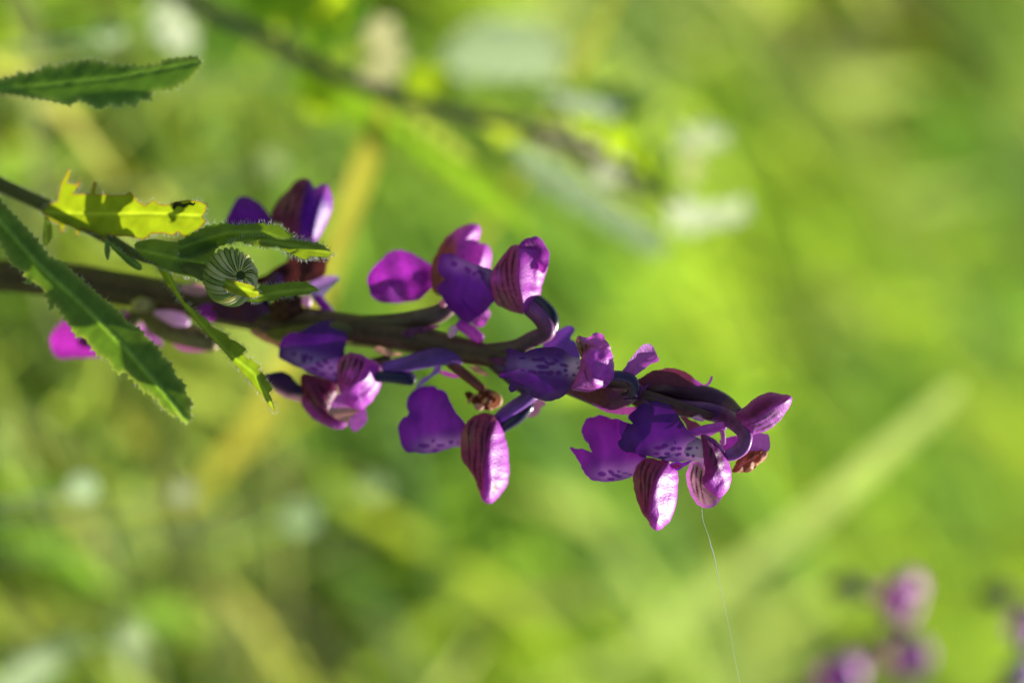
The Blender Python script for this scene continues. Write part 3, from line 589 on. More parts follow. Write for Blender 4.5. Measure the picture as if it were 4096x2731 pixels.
# ---- the upper one, folded lip over its neighbour, arching ovary
arch = [(*V7((700, 260))[0], zs(2530) - 10, 22), (*V7((900, 320))[0], zs(2630), 28), (*V7((1100, 370))[0], 0, 34), (*V7((1300, 395))[0], -5, 36), (*V7((1460, 445))[0], -5, 34), (*V7((1580, 520))[0], 130, 32), (*V7((1640, 610))[0], 175, 29), (*V7((1620, 700))[0], 175, 29), (*V7((1550, 755))[0], 170, 27), (*V7((1480, 775))[0], 165, 22)]
f8 = flower(arch, (.06, .02, .03), (.34, .10, .38), .16)
z8 = 170
sp8 = [(915, 710, 24, 9, -.05), (960, 692, 14, 8, .2), (1045, 665, 6, 8, 0), (1030, 720, 14, 8, -.3), (1080, 718, 12, 8, 0), (1165, 718, 14, 7, -.3), (890, 762, 16, 5, 0), (980, 762, 14, 8, 0), (1072, 767, 14, 7, -.3), (1150, 770, 8, 8, 0), (1197, 778, 7, 7, 0), (960, 792, 32, 4, -.05), (1230, 712, 6, 3, 0)]
sheet('lip', V7((570, 660), (600, 630), (580, 570), (590, 490), (640, 500), (690, 510), (650, 460), (680, 420), (740, 370), (800, 330), (900, 320), (980, 340), (1040, 400), (1100, 480), (1150, 560), (1200, 610), (1270, 640), (1310, 700), (1330, 800), (1320, 870), (1230, 822), (1180, 815), (1100, 830), (1000, 825), (900, 800), (800, 775), (720, 760), (620, 740), (580, 700)),
      Surf(z8 - 25, c=V7((950, 620))[0], gx=.18, gy=-.1, fold=V7((1300, 790), (1000, 760), (650, 710)), bow=-.28, wave=5, wl=46),
      lipcol(V7((1300, 780), (1050, 750), (900, 760)), 36, spots_of(V7, sp8), throat=(*V7((1240, 760))[0], 48), base=A3((.13, .011, .29)), edge=A3((.09, .006, .20)), amt=.5), 'lip', f8, step=5)
sheet('sepal', V7((1138, 940), (1160, 870), (1200, 820), (1280, 850), (1340, 920), (1340, 1000), (1400, 1090), (1440, 1090), (1430, 1150), (1350, 1212), (1260, 1202), (1200, 1142), (1160, 1052)),
      Surf(z8 - 10, c=V7((1260, 1020))[0], gx=-.25, gy=.05, fold=V7((1210, 830), (1230, 1020), (1330, 1180)), bow=-.5),
      lambda x, y, d: (lambda c: mixc(c, A3((.60, .22, .62)), 1 - sst(4, 20, d)))(hoodcol(V7((1700, 800), (1700, 1300)), [V7((1205, 850), (1180, 980), (1220, 1120)), V7((1235, 850), (1220, 980), (1245, 1150)), V7((1270, 880), (1260, 1020), (1290, 1170))], left=A3((.52, .36, .36)), vw=4)(x, y, d) + 0) , 'petal', f8, step=5)
rd8 = V7((1270, 600), (1400, 700), (1440, 800), (1420, 900), (1330, 980))
pod('hood', V7((1263, 605), (1300, 600), (1380, 640), (1440, 700), (1480, 790), (1510, 880), (1517, 960), (1500, 1040), (1450, 1110), (1390, 1117), (1320, 1060), (1270, 985), (1295, 920), (1288, 840), (1275, 700)),
    Surf(z8 + 10, c=V7((1400, 870))[0], gx=-.4, gy=-.2, ridge=V7((1290, 640), (1380, 760), (1400, 880), (1330, 985)), A=22, w=40, wave=4, wl=24), 48,
    hoodcol(V7((1300, 560), (1470, 780), (1440, 890), (1320, 990)), [V7((1330, 640), (1350, 720), (1340, 820)), V7((1370, 660), (1400, 760), (1380, 850), (1340, 870)), V7((1420, 710), (1440, 800), (1420, 880))], left=A3((.24, .035, .20)), right=A3((.52, .07, .60)), vw=5, tip=(*V7((1450, 1060))[0], 30)), 'petal', f8, step=5)
tube('petal', [(*V7((1170, 590))[0], 30, 16), (*V7((1280, 565))[0], 40, 20), (*V7((1380, 545))[0], 45, 20), (*V7((1465, 525))[0], 46, 17)], stalkcol((.40, .12, .52), (.52, .16, .62), .05), 'petal', f8)
sheet('petal', V7((1200, 600), (1160, 580), (1240, 545), (1340, 560), (1450, 560), (1380, 590), (1280, 630)), Surf(20, c=V7((1280, 590))[0], gy=-.2), const((.44, .13, .55)), 'petal', f8, step=6)
sheet('petal', V7((1420, 650), (1480, 630), (1560, 610), (1600, 640), (1590, 700), (1540, 740), (1470, 750), (1440, 700)), Surf(10, c=V7((1500, 680))[0], gx=-.3, gy=-.1), const((.38, .05, .50)), 'petal', f8, step=6)
tube('stamen', [(*V7((1440, 570))[0], 45, 10), (*V7((1450, 620))[0], 45, 10), (*V7((1450, 680))[0], 45, 9)], stalkcol((.45, .25, .48), (.45, .25, .48), .1), 'petal', f8, n=8)
sheet('bract', V7((1190, 460), (1240, 435), (1300, 450), (1290, 490), (1220, 485)), Surf(60, gx=-.4, c=V7((1240, 460))[0]), const((.72, .5, .72)), 'petal', f8, step=6)
sheet('bract', V7((1040, 380), (1110, 400), (1160, 470), (1230, 500), (1270, 560), (1180, 600), (1120, 500)), Surf(-45, c=V7((1150, 480))[0], gx=.1), const((.17, .05, .10)), 'stalk', f8, step=6)

# ---- bud at the tip with its ovary and bract
f9 = flower([(*V7((760, 240))[0], zs(2560) - 25, 20), (*V7((950, 215))[0], zs(2650) - 15, 28), (*V7((1150, 240))[0], -35, 36), (*V7((1330, 285))[0], -50, 40), (*V7((1470, 360))[0], -50, 38), (*V7((1570, 450))[0], 40, 32)], (.07, .03, .025), (.15, .06, .13), .09, label='closed bud at the tip of the spike')
rd9 = V7((2000, 300), (1850, 370), (1730, 460), (1620, 500))
pod('bud', V7((1555, 430), (1650, 350), (1740, 282), (1840, 246), (1930, 260), (2010, 270), (2027, 310), (2000, 370), (1940, 470), (1860, 540), (1780, 582), (1700, 605), (1650, 570), (1590, 500)),
    Surf(165, c=V7((1780, 430))[0], gx=.08, pleat=2.5, pl=9, ridge=rd9, A=20, w=60), 78,
    hoodcol(rd9, [V7((1960, 300), (1840, 320), (1700, 420)), V7((1900, 280), (1800, 320), (1670, 400)), V7((1930, 400), (1800, 500), (1690, 545)), V7((1960, 430), (1850, 520), (1720, 575)), V7((1900, 380), (1780, 470), (1650, 520))], left=A3((.50, .12, .54)), right=A3((.09, .008, .05)), flip=-1, vw=4.5), 'petal', f9, step=6)
sheet('petal', V7((1660, 600), (1800, 590), (1835, 620), (1832, 730), (1765, 742), (1640, 725)), Surf(90, c=V7((1740, 660))[0], gx=-.4, gy=-.1), const((.56, .20, .66)), 'petal', f9, step=7)
pod('withered_petal', V7((1530, 912), (1540, 860), (1590, 790), (1650, 730), (1750, 722), (1812, 745), (1805, 810), (1740, 850), (1690, 905), (1600, 918)), Surf(75, wave=14, wl=20), 26,
    lambda x, y, d: mixc(np.tile(A3((.34, .10, .035)), (len(x), 1)), A3((.62, .36, .22)), sst(-.1, .5, rough_noise(x + y, (y - x) * .3, 8, 2))), 'dry', f9, step=6)
sheet('bract', V7((720, 150), (790, 110), (850, 70), (1000, 40), (1090, 60), (1160, 95), (1270, 178), (1320, 165), (1345, 112), (1362, 116), (1352, 160), (1310, 192), (1150, 198), (950, 200), (780, 230)),
      Surf(zs(2650) + 20, c=V7((1000, 130))[0], gx=.1, gy=-.3, fold=V7((760, 190), (1000, 180), (1300, 190)), bow=-.8), lambda x, y, d: mixc(np.tile(A3((.13, .03, .06)), (len(x), 1)), A3((.40, .09, .46)), sst(2760, 2800, x)), 'petal', f9, step=6)
sheet('bract', V7((700, 250), (900, 290), (1100, 330), (1300, 350), (1150, 380), (900, 350), (720, 320)), Surf(zs(2650) - 40, gy=-.2, c=V7((1000, 320))[0]), const((.13, .02, .06)), 'stalk', f9, step=8)

for pts_, dz_, c_ in ((V9((0, 560), (60, 545), (140, 575), (220, 610), (330, 640), (200, 655), (90, 640), (10, 600)), 62, (.62, .50, .26)), (V9((1100, 790), (1200, 775), (1290, 830), (1360, 900), (1260, 880), (1160, 840)), 44, (.36, .28, .14)),  # pale cream bracts carry the sunlit bits of the stem edge in their colour
                      (V8((320, 760), (360, 715), (420, 705), (470, 740), (440, 790), (370, 800)), 70, (.52, .48, .18)), (V9((1350, 690), (1450, 680), (1560, 690), (1560, 780), (1440, 770)), 50, (.22, .05, .15)),
                      (V9((300, 400), (420, 330), (620, 300), (760, 310), (600, 380), (430, 440)), 58, (.20, .06, .16)), (V4((0, 330), (60, 300), (130, 320), (330, 440), (420, 560), (300, 500), (120, 420)), 20, (.34, .24, .10))):
    cx_ = float(np.mean([p[0] for p in pts_])); cy_ = float(np.mean([p[1] for p in pts_]))
    sheet('stem_bract', pts_, Surf(zs(cx_) + dz_, c=(cx_, cy_), gx=-.1, gy=-.45, wave=3, wl=30), lambda x, y, d, c_=c_: np.tile(A3(c_), (len(x), 1)) * (1 + .2 * np.sin(x / 9))[:, None], 'petal', orchid, step=8)

# ================================================================== spider silk
silk = [(2807, 2028, 160, .9), (2812, 2080, 158, .9), (2833, 2140, 150, 1.0), (2846, 2192, 146, 2.4), (2856, 2222, 144, 1.8), (2878, 2330, 130, .8), (2915, 2500, 110, .7), (2960, 2731, 80, .7), (3060, 3150, 20, 1.2), (3140, 3600, -100, 1.2)]
sp = np.array(silk); sw = np.hstack([W3(sp[:, 0], sp[:, 1], sp[:, 2]), (sp[:, 3] / PXM)[:, None]])
tail = [np.append(sw[-1, :3] + np.array([.03 * t, .05 * t, -sw[-1, 2] * t]), 4e-5) for t in (.3, .6, 1.0)]
o = tube('spider_thread', np.vstack([sw, tail]), lambda s, t: A3((.8, .82, .8)), 'silk', None, n=5, sub=4, world=True)
o['label'] = 'thin white spider silk strand running down from the lowest striped hood'; o['category'] = 'spider silk'

# ================================================================== toothed weed in front of the orchid stem
LG = A3((.10, .20, .025)); LGD = A3((.055, .13, .03)); LGB = A3((.15, .24, .025))
def wz(x): return -480 + x * .65
wpath = [(x, y, wz(x), r) for (x, y), r in zip(V1((-60, 150), (0, 180), (130, 240), (280, 310), (450, 400), (600, 480), (700, 540), (850, 585), (1000, 620), (1100, 655)), (30, 30, 29, 27, 24, 22, 22, 22, 26, 40))]
weed, wstem = plant('toothed_weed', wpath, 'hairy weed with toothed green leaves and striped closed bud beside the orchid stem', 'weed',
                    stalkcol((.085, .045, .035), (.10, .13, .04), .15))

def hairs(parent, pts, nrm, n, length, seedr, zf):
    """short white hairs standing on an edge; one piece of fuzz per leaf"""
    V = []; F = []
    for i in range(n):
        k = random.randrange(len(pts)); p = pts[k]; a = nrm[k]
        L = length * random.uniform(.5, 1.3); an = math.atan2(a[1], a[0]) + random.gauss(0, .6); r = random.uniform(.5, 1.0)
        z = zf(p[0], p[1]) + random.gauss(0, 2); dz = random.gauss(0, .5) * L
        b = len(V); mx, my = p[0] + math.cos(an) * L * .55, p[1] + math.sin(an) * L * .55
        ex, ey = p[0] + math.cos(an + random.gauss(0, .35)) * L, p[1] + math.sin(an + random.gauss(0, .35)) * L
        for (qx, qy, qz, rr) in ((p[0], p[1], z, r), (mx, my, z + dz * .5, r * .75)):
            for j in range(3):
                t = 2 * math.pi * j / 3; V.append((qx + rr * math.cos(t), qy + rr * math.sin(t) * .7, qz + rr * math.sin(t)))
        V.append((ex, ey, z + dz))
        for j in range(3):
            q = (j + 1) % 3; F.append((b + j, b + q, b + 3 + q, b + 3 + j)); F.append((b + 3 + j, b + 3 + q, b + 6))
    V = np.array(V); o = build('fuzz', W3(V[:, 0], V[:, 1], V[:, 2]), F, np.tile(A3((.7, .74, .62)), (len(V), 1)), 'hair', parent)
    o['kind'] = 'stuff'; return o

def toothed(P, step, amp, every=3, jit=.5):
    """add fine saw teeth to a leaf outline"""
    Q = seglen(P, step, True); T = np.roll(Q, -1, 0) - np.roll(Q, 1, 0)
    ar = .5 * np.sum(Q[:, 0] * np.roll(Q[:, 1], -1) - np.roll(Q[:, 0], -1) * Q[:, 1]); sg = 1 if ar > 0 else -1
    N = np.stack([T[:, 1], -T[:, 0]], 1) * sg; N /= np.maximum(np.linalg.norm(N, axis=1), 1e-6)[:, None]; U = T / np.maximum(np.linalg.norm(T, axis=1), 1e-6)[:, None]
    k = np.zeros(len(Q)); k[::every] = amp * rng.uniform(1 - jit, 1 + jit, len(k[::every]))
    return [tuple(p) for p in Q + N * k[:, None]]

def leaf(outline, surf, mid, base=LG, edge=None, root=None, name='leaf', step=9, teeth=None, nh=140, hl=20, rim=None, label=None, smooth=False, ribw=7, matn='leaf', rib_gain=1.6):
    edge = base if edge is None else edge
    if teeth: outline = toothed(outline, *teeth)
    def colf(x, y, d):
        c = mixc(np.tile(edge, (len(x), 1)), base, sst(0, 30, d))
        q, s, run = pdist(x, y, mid); c = mixc(c, np.clip(base * rib_gain + .03, 0, 1), .7 * (1 - sst(ribw * .4, ribw * 1.5, q)))
        ven = np.abs(np.sin(run * 26 + np.abs(s) * .03)); c = c * (1 - .07 * (1 - sst(.0, .22, ven)))[:, None]
        c = c * (1 + .12 * rough_noise(x, y, 23))[:, None]
        if rim is not None: c = mixc(c, A3(rim[0]), rim[1] * (1 - sst(1, rim[2], d)))
        return c
    s2 = lambda x, y, d: surf(x, y, d) + 7 * np.exp(-(pdist(x, y, mid)[0] / 9) ** 2) + .9 * rough_noise(x, y, 31, 1) + .5 * rough_noise(y, x, 13, 4)
    s2.__dict__.update(z0=surf.z0)
    o = sheet(name, outline, s2, colf, matn, root, step=step, smooth=smooth)
    if label: o['label'] = label
    if nh:
        P = seglen(catmull(outline, 4, True) if smooth else outline, 6, True); T = np.roll(P, -1, 0) - np.roll(P, 1, 0)
        ar = .5 * np.sum(P[:, 0] * np.roll(P[:, 1], -1) - np.roll(P[:, 0], -1) * P[:, 1]); sg = 1 if ar > 0 else -1
        N = np.stack([T[:, 1], -T[:, 0]], 1) * sg
        zf = lambda a, b: float(s2(np.array([a]), np.array([b]), np.array([0.]))[0])
        hairs(o, P, N, nh, hl, 0, zf)
    return o

# upper leaf
leaf(VZ((-260, 610), (-100, 560), (0, 540), (100, 512), (140, 478), (152, 500), (250, 480), (340, 428), (362, 460), (450, 430), (470, 418), (540, 415), (620, 408), (720, 430), (830, 442), (950, 447), (1070, 430), (1100, 405), (1190, 395), (1250, 390), (1310, 380), (1350, 410), (1345, 450), (1290, 520), (1272, 545), (1200, 570), (1150, 607), (1050, 610), (1005, 630), (1015, 672), (930, 668), (905, 718), (840, 690), (800, 722), (740, 698), (680, 742), (600, 700), (530, 670), (470, 710), (400, 690), (300, 668), (150, 650), (0, 632), (-200, 640)),
     Surf(560, c=(400, 330), gx=-.28, gy=.1, fold=VZ((-260, 620), (300, 575), (800, 520), (1330, 420)), k=.22), VZ((-260, 620), (300, 575), (800, 520), (1330, 420)),
     base=A3((.06, .14, .035)), edge=A3((.10, .19, .06)), root=weed, nh=160, hl=14, rim=((.30, .38, .24), .45, 12), teeth=(11, 8), label='dark toothed leaf reaching out above the stem')
tube('leaf_stalk', [(-155, 365, 700, 14), (-300, 420, 420, 16), (-420, 520, -40, 18), (-420, 640, -330, 20)], stalkcol((.08, .14, .04), (.08, .12, .04), .1), 'stalk', weed)
# nibbled bright leaf
B_OUT = V1((215, 325), (250, 285), (300, 268), (318, 180), (360, 98), (372, 110), (352, 172), (400, 182), (420, 153), (418, 185), (382, 230), (470, 230), (490, 163), (506, 170), (496, 230), (560, 235), (650, 235), (680, 218), (702, 240), (720, 270), (760, 290), (800, 262), (830, 282), (870, 290), (920, 270), (980, 262), (1040, 268), (1080, 288), (1076, 320), (1056, 348), (1078, 372), (1050, 402), (1022, 430), (1000, 462), (960, 450), (930, 428), (900, 447), (850, 435), (790, 438), (748, 472), (700, 455), (660, 450), (600, 452), (562, 440), (550, 492), (530, 450), (480, 432), (430, 410), (400, 455), (394, 410), (350, 390), (322, 437), (310, 390), (262, 368))
B_MID = V1((240, 325), (500, 335), (780, 330), (1068, 345))
leafB = leaf(B_OUT, Surf(-100, c=(500, 850), gx=.55, gy=-.15, fold=B_MID, k=-.08), B_MID, base=A3((.17, .25, .02)), root=weed, nh=420, hl=18, step=7, rim=((.20, .09, .03), .9, 7), label='bright yellow green leaf with nibbled brown edge')
# large lower leaf
E_MID = V1((-80, 250), (0, 370), (200, 600), (420, 800), (640, 1020), (800, 1200), (985, 1425))
leaf(V1((-90, 190), (0, 265), (100, 370), (200, 480), (260, 560), (330, 590), (450, 700), (520, 760), (600, 828), (640, 862), (655, 890), (700, 918), (745, 945), (760, 975), (795, 1005), (835, 1050), (850, 1085), (885, 1108), (905, 1140), (920, 1185), (945, 1200), (972, 1228), (965, 1270), (985, 1290), (1005, 1318), (990, 1360), (1000, 1400), (975, 1432), (950, 1412), (925, 1375), (900, 1392), (870, 1358), (845, 1345), (830, 1308), (800, 1290), (770, 1260), (755, 1270), (720, 1220), (680, 1188), (655, 1155), (620, 1172), (590, 1142), (560, 1090), (510, 1070), (485, 1040), (440, 978), (400, 975), (370, 920), (330, 860), (290, 808), (262, 842), (250, 780), (220, 720), (170, 688), (142, 704), (130, 640), (60, 600), (0, 480), (-90, 340)),
     Surf(420, c=(300, 1130), gx=-.12, gy=.22, fold=E_MID, k=-.35), E_MID, base=A3((.06, .13, .03)), edge=A3((.10, .17, .05)), root=weed, nh=260, hl=16, rim=((.26, .34, .20), .4, 10), teeth=(11, 9), label='large toothed leaf slanting across the orchid stem', ribw=10, rib_gain=2.2)
tube('leaf_stalk', [(-60, 790, 390, 20), (-160, 720, 200, 20), (-220, 680, -100, 20), (-190, 690, -300, 20)], stalkcol((.10, .15, .05), (.08, .12, .04), .1), 'stalk', weed)
# narrow leaf with sunlit tip
F_MID = V1((850, 590), (925, 740), (1060, 920), (1180, 1050)) + V4((60, 780), (262, 1165))
leaf(V1((835, 570), (900, 665), (960, 790), (1040, 855), (1090, 892), (1104, 922), (1190, 965), (1196, 985), (1235, 1000), (1290, 1040), (1268, 1062), (1300, 1098)) + V4((0, 600), (50, 650), (118, 692), (80, 722), (130, 760), (172, 808), (165, 835), (190, 850), (238, 932), (198, 968), (222, 1020), (246, 1090), (268, 1172), (232, 1150), (190, 1080), (100, 960), (0, 848)) + V1((1230, 1122), (1170, 1052), (1090, 972), (1000, 872), (920, 765), (865, 692), (815, 605)),
     Surf(-10, c=(850, 1330), gx=.45, gy=-.10, fold=F_MID, k=-.15), F_MID, base=A3((.12, .21, .022)), root=weed, nh=420, hl=20, step=7, rim=((.16, .09, .04), .5, 5), label='narrow toothed leaf with sunlit tip hanging across the orchid')
# leaf above the bud
C_MID = V2((-170, 760), (0, 700), (250, 630), (560, 620), (800, 700), (1000, 770), (1180, 810))
leaf(V2((-180, 700), (-60, 640), (0, 600), (100, 560), (250, 548), (300, 562), (420, 558), (560, 543), (610, 562), (700, 570), (800, 640), (860, 690), (960, 708), (1050, 720), (1110, 750), (1188, 812), (1140, 852), (1080, 850), (1000, 838), (950, 850), (942, 872), (880, 855), (800, 822), (740, 790), (690, 745), (600, 738), (540, 752), (430, 722), (340, 702), (250, 722), (150, 762), (60, 802), (-60, 850), (-180, 850)),
     Surf(70, c=(1050, 960), gx=.05, gy=-.35, fold=C_MID, k=-.1), C_MID, base=A3((.085, .16, .022)), root=weed, nh=300, hl=20, step=7, teeth=(11, 6), label='toothed leaf arching above the striped bud')
leaf(V2((250, 722), (330, 690), (420, 660), (560, 665), (700, 690), (860, 700), (1000, 725), (1110, 760), (1188, 812), (1140, 852), (1000, 842), (945, 872), (860, 840), (760, 790), (690, 748), (600, 760), (540, 752), (430, 722), (340, 705)),
     Surf(95, c=(1120, 980), gx=.0, gy=.45), V2((260, 715), (600, 705), (900, 760), (1180, 812)), base=A3((.14, .22, .022)), root=weed, nh=260, hl=18, step=7, name='leaf_edge')
leaf(V8((320, 340), (420, 300), (600, 320), (760, 280), (880, 330), (850, 430), (820, 520), (780, 575), (700, 560), (600, 530), (500, 490), (380, 420)),
     Surf(20, c=(700, 1030), gx=.15, gy=-.1), V8((340, 370), (560, 420), (820, 470)), base=A3((.10, .18, .03)), root=weed, nh=200, hl=16, step=8, smooth=True, label='broad hairy leaf base wrapping the stem below the bud')
# small leaf right of the bud
leaf(V2((380, 1200), (480, 1150), (560, 1100), (700, 1088), (850, 1068), (960, 1080), (1055, 1132), (1040, 1152), (950, 1182), (850, 1190), (780, 1205), (740, 1200), (680, 1232), (560, 1245), (440, 1250)),
     Surf(40, c=(1100, 1160), gx=.1, gy=-.25), V2((420, 1220), (700, 1160), (1050, 1132)), base=A3((.10, .18, .022)), root=weed, nh=140, hl=15, step=6, smooth=True, label='small smooth leaf pointing right from under the bud')
# sunlit leaf under the bud
leaf(V2((60, 960), (110, 985), (180, 1000), (280, 1050), (400, 1080), (480, 1110), (532, 1170), (500, 1200), (430, 1212), (330, 1182), (230, 1140), (130, 1080), (50, 1030)),
     Surf(185, c=(930, 1140), gx=.35, gy=.05), V2((80, 1000), (280, 1100), (520, 1170)), base=A3((.17, .25, .02)), root=weed, nh=110, hl=13, step=6, smooth=True, rim=((.35, .22, .05), .5, 5), label='small sunlit yellow green leaf crossing the bud')
# leaflets under the stem
leaf(V1((585, 482), (640, 535), (700, 568), (742, 612), (722, 628), (660, 592), (600, 532), (572, 495)), Surf(-60, c=(500, 1030), gx=.1), V1((585, 490), (735, 615)), base=A3((.06, .13, .04)), root=weed, nh=50, hl=12, step=7, smooth=True)
leaf(V1((548, 470), (566, 478), (575, 530), (562, 575), (548, 540)), Surf(-70, c=(430, 1000)), V1((555, 475), (562, 565)), base=A3((.07, .14, .05)), root=weed, nh=30, hl=10, step=7, smooth=True)
leaf(V1((230, 350), (262, 370), (275, 420), (262, 480), (228, 500), (225, 420)), Surf(-160, c=(190, 930), gx=-.3), V1((240, 360), (245, 490)), base=A3((.20, .28, .04)), root=weed, nh=30, hl=10, step=7, smooth=True)
# hairs along the stem
sp_ = catmull([p[:2] for p in wpath[1:-1]], 12); tn = np.gradient(sp_, axis=0); nn = np.stack([tn[:, 1], -tn[:, 0]], 1)
wr = 24
hairs(wstem, np.vstack([sp_ + nn / np.linalg.norm(nn, axis=1)[:, None] * wr, sp_ - nn / np.linalg.norm(nn, axis=1)[:, None] * wr]), np.vstack([nn, -nn]), 260, 14, 0, lambda a, b: wz(a))

# striped bud
bc = W3(*V8((975, 560))[0], 80); ax_c = np.array([.62, .04, .78]); ax_c /= np.linalg.norm(ax_c)
axw = ax_c[0] * CX + ax_c[1] * CY + ax_c[2] * CZ
e1 = np.cross(axw, CX); e1 /= np.linalg.norm(e1); e2 = np.cross(axw, e1)
RB = 108 / PXM
def bp(pol, az, r=1.0):
    """point on the squat bud: pol 0 at the tip"""
    rr = math.sin(pol) * RB * r * 1.06; h = math.cos(pol) * RB * r * .8
    if pol < .6: h -= RB * .22 * (1 - pol / .6) ** 2
    return bc + axw * h + rr * (math.cos(az) * e1 + math.sin(az) * e2)
V = []; F = []; nu, nv = 24, 14
for i in range(nv + 1):
    for j in range(nu): V.append(bp(math.pi * max(i, .02) / nv, 2 * math.pi * j / nu, .93))
for i in range(nv):
    for j in range(nu):
        k = (j + 1) % nu; F.append((i * nu + j, i * nu + k, (i + 1) * nu + k, (i + 1) * nu + j))
budo = build('bud', V, F, np.tile(A3((.10, .15, .04)), (len(V), 1)), 'leaf', weed); budo['label'] = 'closed flower bud ringed by pale curved bracts with sunlight painted near the tip'
NB = 26
for b in range(NB):
    V = []; F = []; C = []; m = 16; a0 = 2 * math.pi * b / NB
    for i in range(m + 1):
        t = i / m; pol = math.pi * (.86 - .80 * t); az = a0 + 1.0 * t * t
        hw = (math.pi / NB) * (.86 + .12 * math.sin(b * 3.7)) * (1 if t < .8 else 1 - (t - .8) * 2.5)
        for q, rr in ((-1, .965), (-.45, 1.03), (.45, 1.03), (1, .965)):
            V.append(bp(pol, az + q * hw, rr + .02 * math.sin(b * 2.1)))
            g0 = A3((.30, .40, .13)); g1 = A3((.70, .72, .48))
            C.append(g0 * (1 - sst(.3, .8, t)) + g1 * sst(.3, .8, t) if b % 3 else g0 * 1.1)  # whitening towards the tip puts the sunlit patch into the colour
    for i in range(m):
        for j in range(3): F.append((i * 4 + j, i * 4 + j + 1, i * 4 + 5 + j, i * 4 + 4 + j))
    build('bract', V, F, C, 'leaf', budo)

# black curled insect leavings on the bright leaf
drop = [(*V8(p)[0], r) for p, r in (((590, 95), 5), ((598, 68), 8), ((625, 62), 8), ((650, 75), 7), ((675, 66), 5), ((700, 60), 6), ((722, 66), 4), ((732, 54), 3))]
o = tube('insect_dropping', [(x, y, -100 + .55 * (x - 500) - .15 * (y - 850) - .08 * abs(y - 857) + 6, r) for x, y, r in drop],
         lambda s, t: A3((.008, .012, .006)), 'spur', None, n=8, sub=4, ribs=2, ribamp=.25, twist=20)
o['label'] = 'tiny black curled dropping on the nibbled bright leaf'; o['category'] = 'insect dropping'

# ================================================================== blurred weed further back
bz = lambda x: -3750 + x * .08
bpath = [(x, y, bz(x), r) for (x, y), r in zip(VF((330, -60), (430, 0), (560, 62), (690, 130), (800, 185), (920, 228), (1060, 262), (1200, 290), (1330, 340), (1450, 400), (1560, 470)), (34, 33, 32, 32, 30, 30, 28, 24, 20, 18, 12))]
weed2, _ = plant('toothed_weed', bpath, 'blurred weed with slanting brown stem and leaves paled by painted sun glare behind the orchid', 'weed', stalkcol((.11, .07, .07), (.12, .08, .09), .1))
BL = dict(root=weed2, nh=0, step=26, smooth=True, ribw=14)
def bl(pts, z, base, **k):
    P = VF(*pts); c = np.mean(P, 0)
    far = max(range(len(P)), key=lambda i: np.hypot(*(np.array(P[i]) - P[0])))
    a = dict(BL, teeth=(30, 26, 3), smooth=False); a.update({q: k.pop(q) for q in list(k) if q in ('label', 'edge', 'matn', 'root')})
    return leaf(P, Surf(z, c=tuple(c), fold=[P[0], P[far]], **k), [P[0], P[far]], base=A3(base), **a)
zb = -3900  # whitish leaf colours below carry the glare of the sun as pigment
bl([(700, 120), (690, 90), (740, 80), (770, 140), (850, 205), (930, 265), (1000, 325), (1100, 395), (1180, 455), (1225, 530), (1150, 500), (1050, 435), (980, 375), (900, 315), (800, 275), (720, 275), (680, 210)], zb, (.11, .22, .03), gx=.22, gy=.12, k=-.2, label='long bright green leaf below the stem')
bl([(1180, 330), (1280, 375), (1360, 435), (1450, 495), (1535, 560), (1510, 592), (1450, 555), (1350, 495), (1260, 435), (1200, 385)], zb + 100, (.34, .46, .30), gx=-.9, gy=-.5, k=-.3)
bl([(1200, 285), (1300, 295), (1390, 325), (1440, 360), (1425, 395), (1330, 372), (1230, 330)], zb + 60, (.56, .50, .44), gx=-1.2, gy=-.7, label='leaf painted pale as if catching the sun')
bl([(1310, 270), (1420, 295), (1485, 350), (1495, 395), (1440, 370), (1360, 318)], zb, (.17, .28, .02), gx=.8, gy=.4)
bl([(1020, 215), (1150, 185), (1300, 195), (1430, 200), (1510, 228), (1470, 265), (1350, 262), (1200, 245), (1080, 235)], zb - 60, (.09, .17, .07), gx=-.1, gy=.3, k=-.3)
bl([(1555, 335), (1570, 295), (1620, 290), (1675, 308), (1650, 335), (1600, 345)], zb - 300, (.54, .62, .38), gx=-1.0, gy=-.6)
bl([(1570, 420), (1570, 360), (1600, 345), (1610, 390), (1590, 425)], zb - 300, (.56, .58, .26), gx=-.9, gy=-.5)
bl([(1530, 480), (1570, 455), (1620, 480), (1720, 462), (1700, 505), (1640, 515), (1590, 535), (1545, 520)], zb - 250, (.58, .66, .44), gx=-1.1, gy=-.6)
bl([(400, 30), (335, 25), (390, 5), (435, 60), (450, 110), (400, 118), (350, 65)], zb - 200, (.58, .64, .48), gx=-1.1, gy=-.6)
bl([(740, 160), (690, 60), (560, 60), (480, -20), (600, -60), (780, -40), (860, 20), (820, 70), (760, 110)], zb - 40, (.035, .09, .02), gx=.3, gy=.3, label='dark leaf sheet standing in for shade above the stem')  # dark sheet placed where there is only shadow
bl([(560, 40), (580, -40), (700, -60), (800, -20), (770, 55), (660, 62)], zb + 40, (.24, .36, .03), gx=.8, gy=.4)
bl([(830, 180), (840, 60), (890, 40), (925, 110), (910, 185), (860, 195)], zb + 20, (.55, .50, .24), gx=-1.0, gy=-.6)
bl([(940, 230), (930, 160), (1000, 150), (1060, 190), (1040, 215), (980, 225)], zb, (.15, .24, .02), gx=.3, gy=.1)

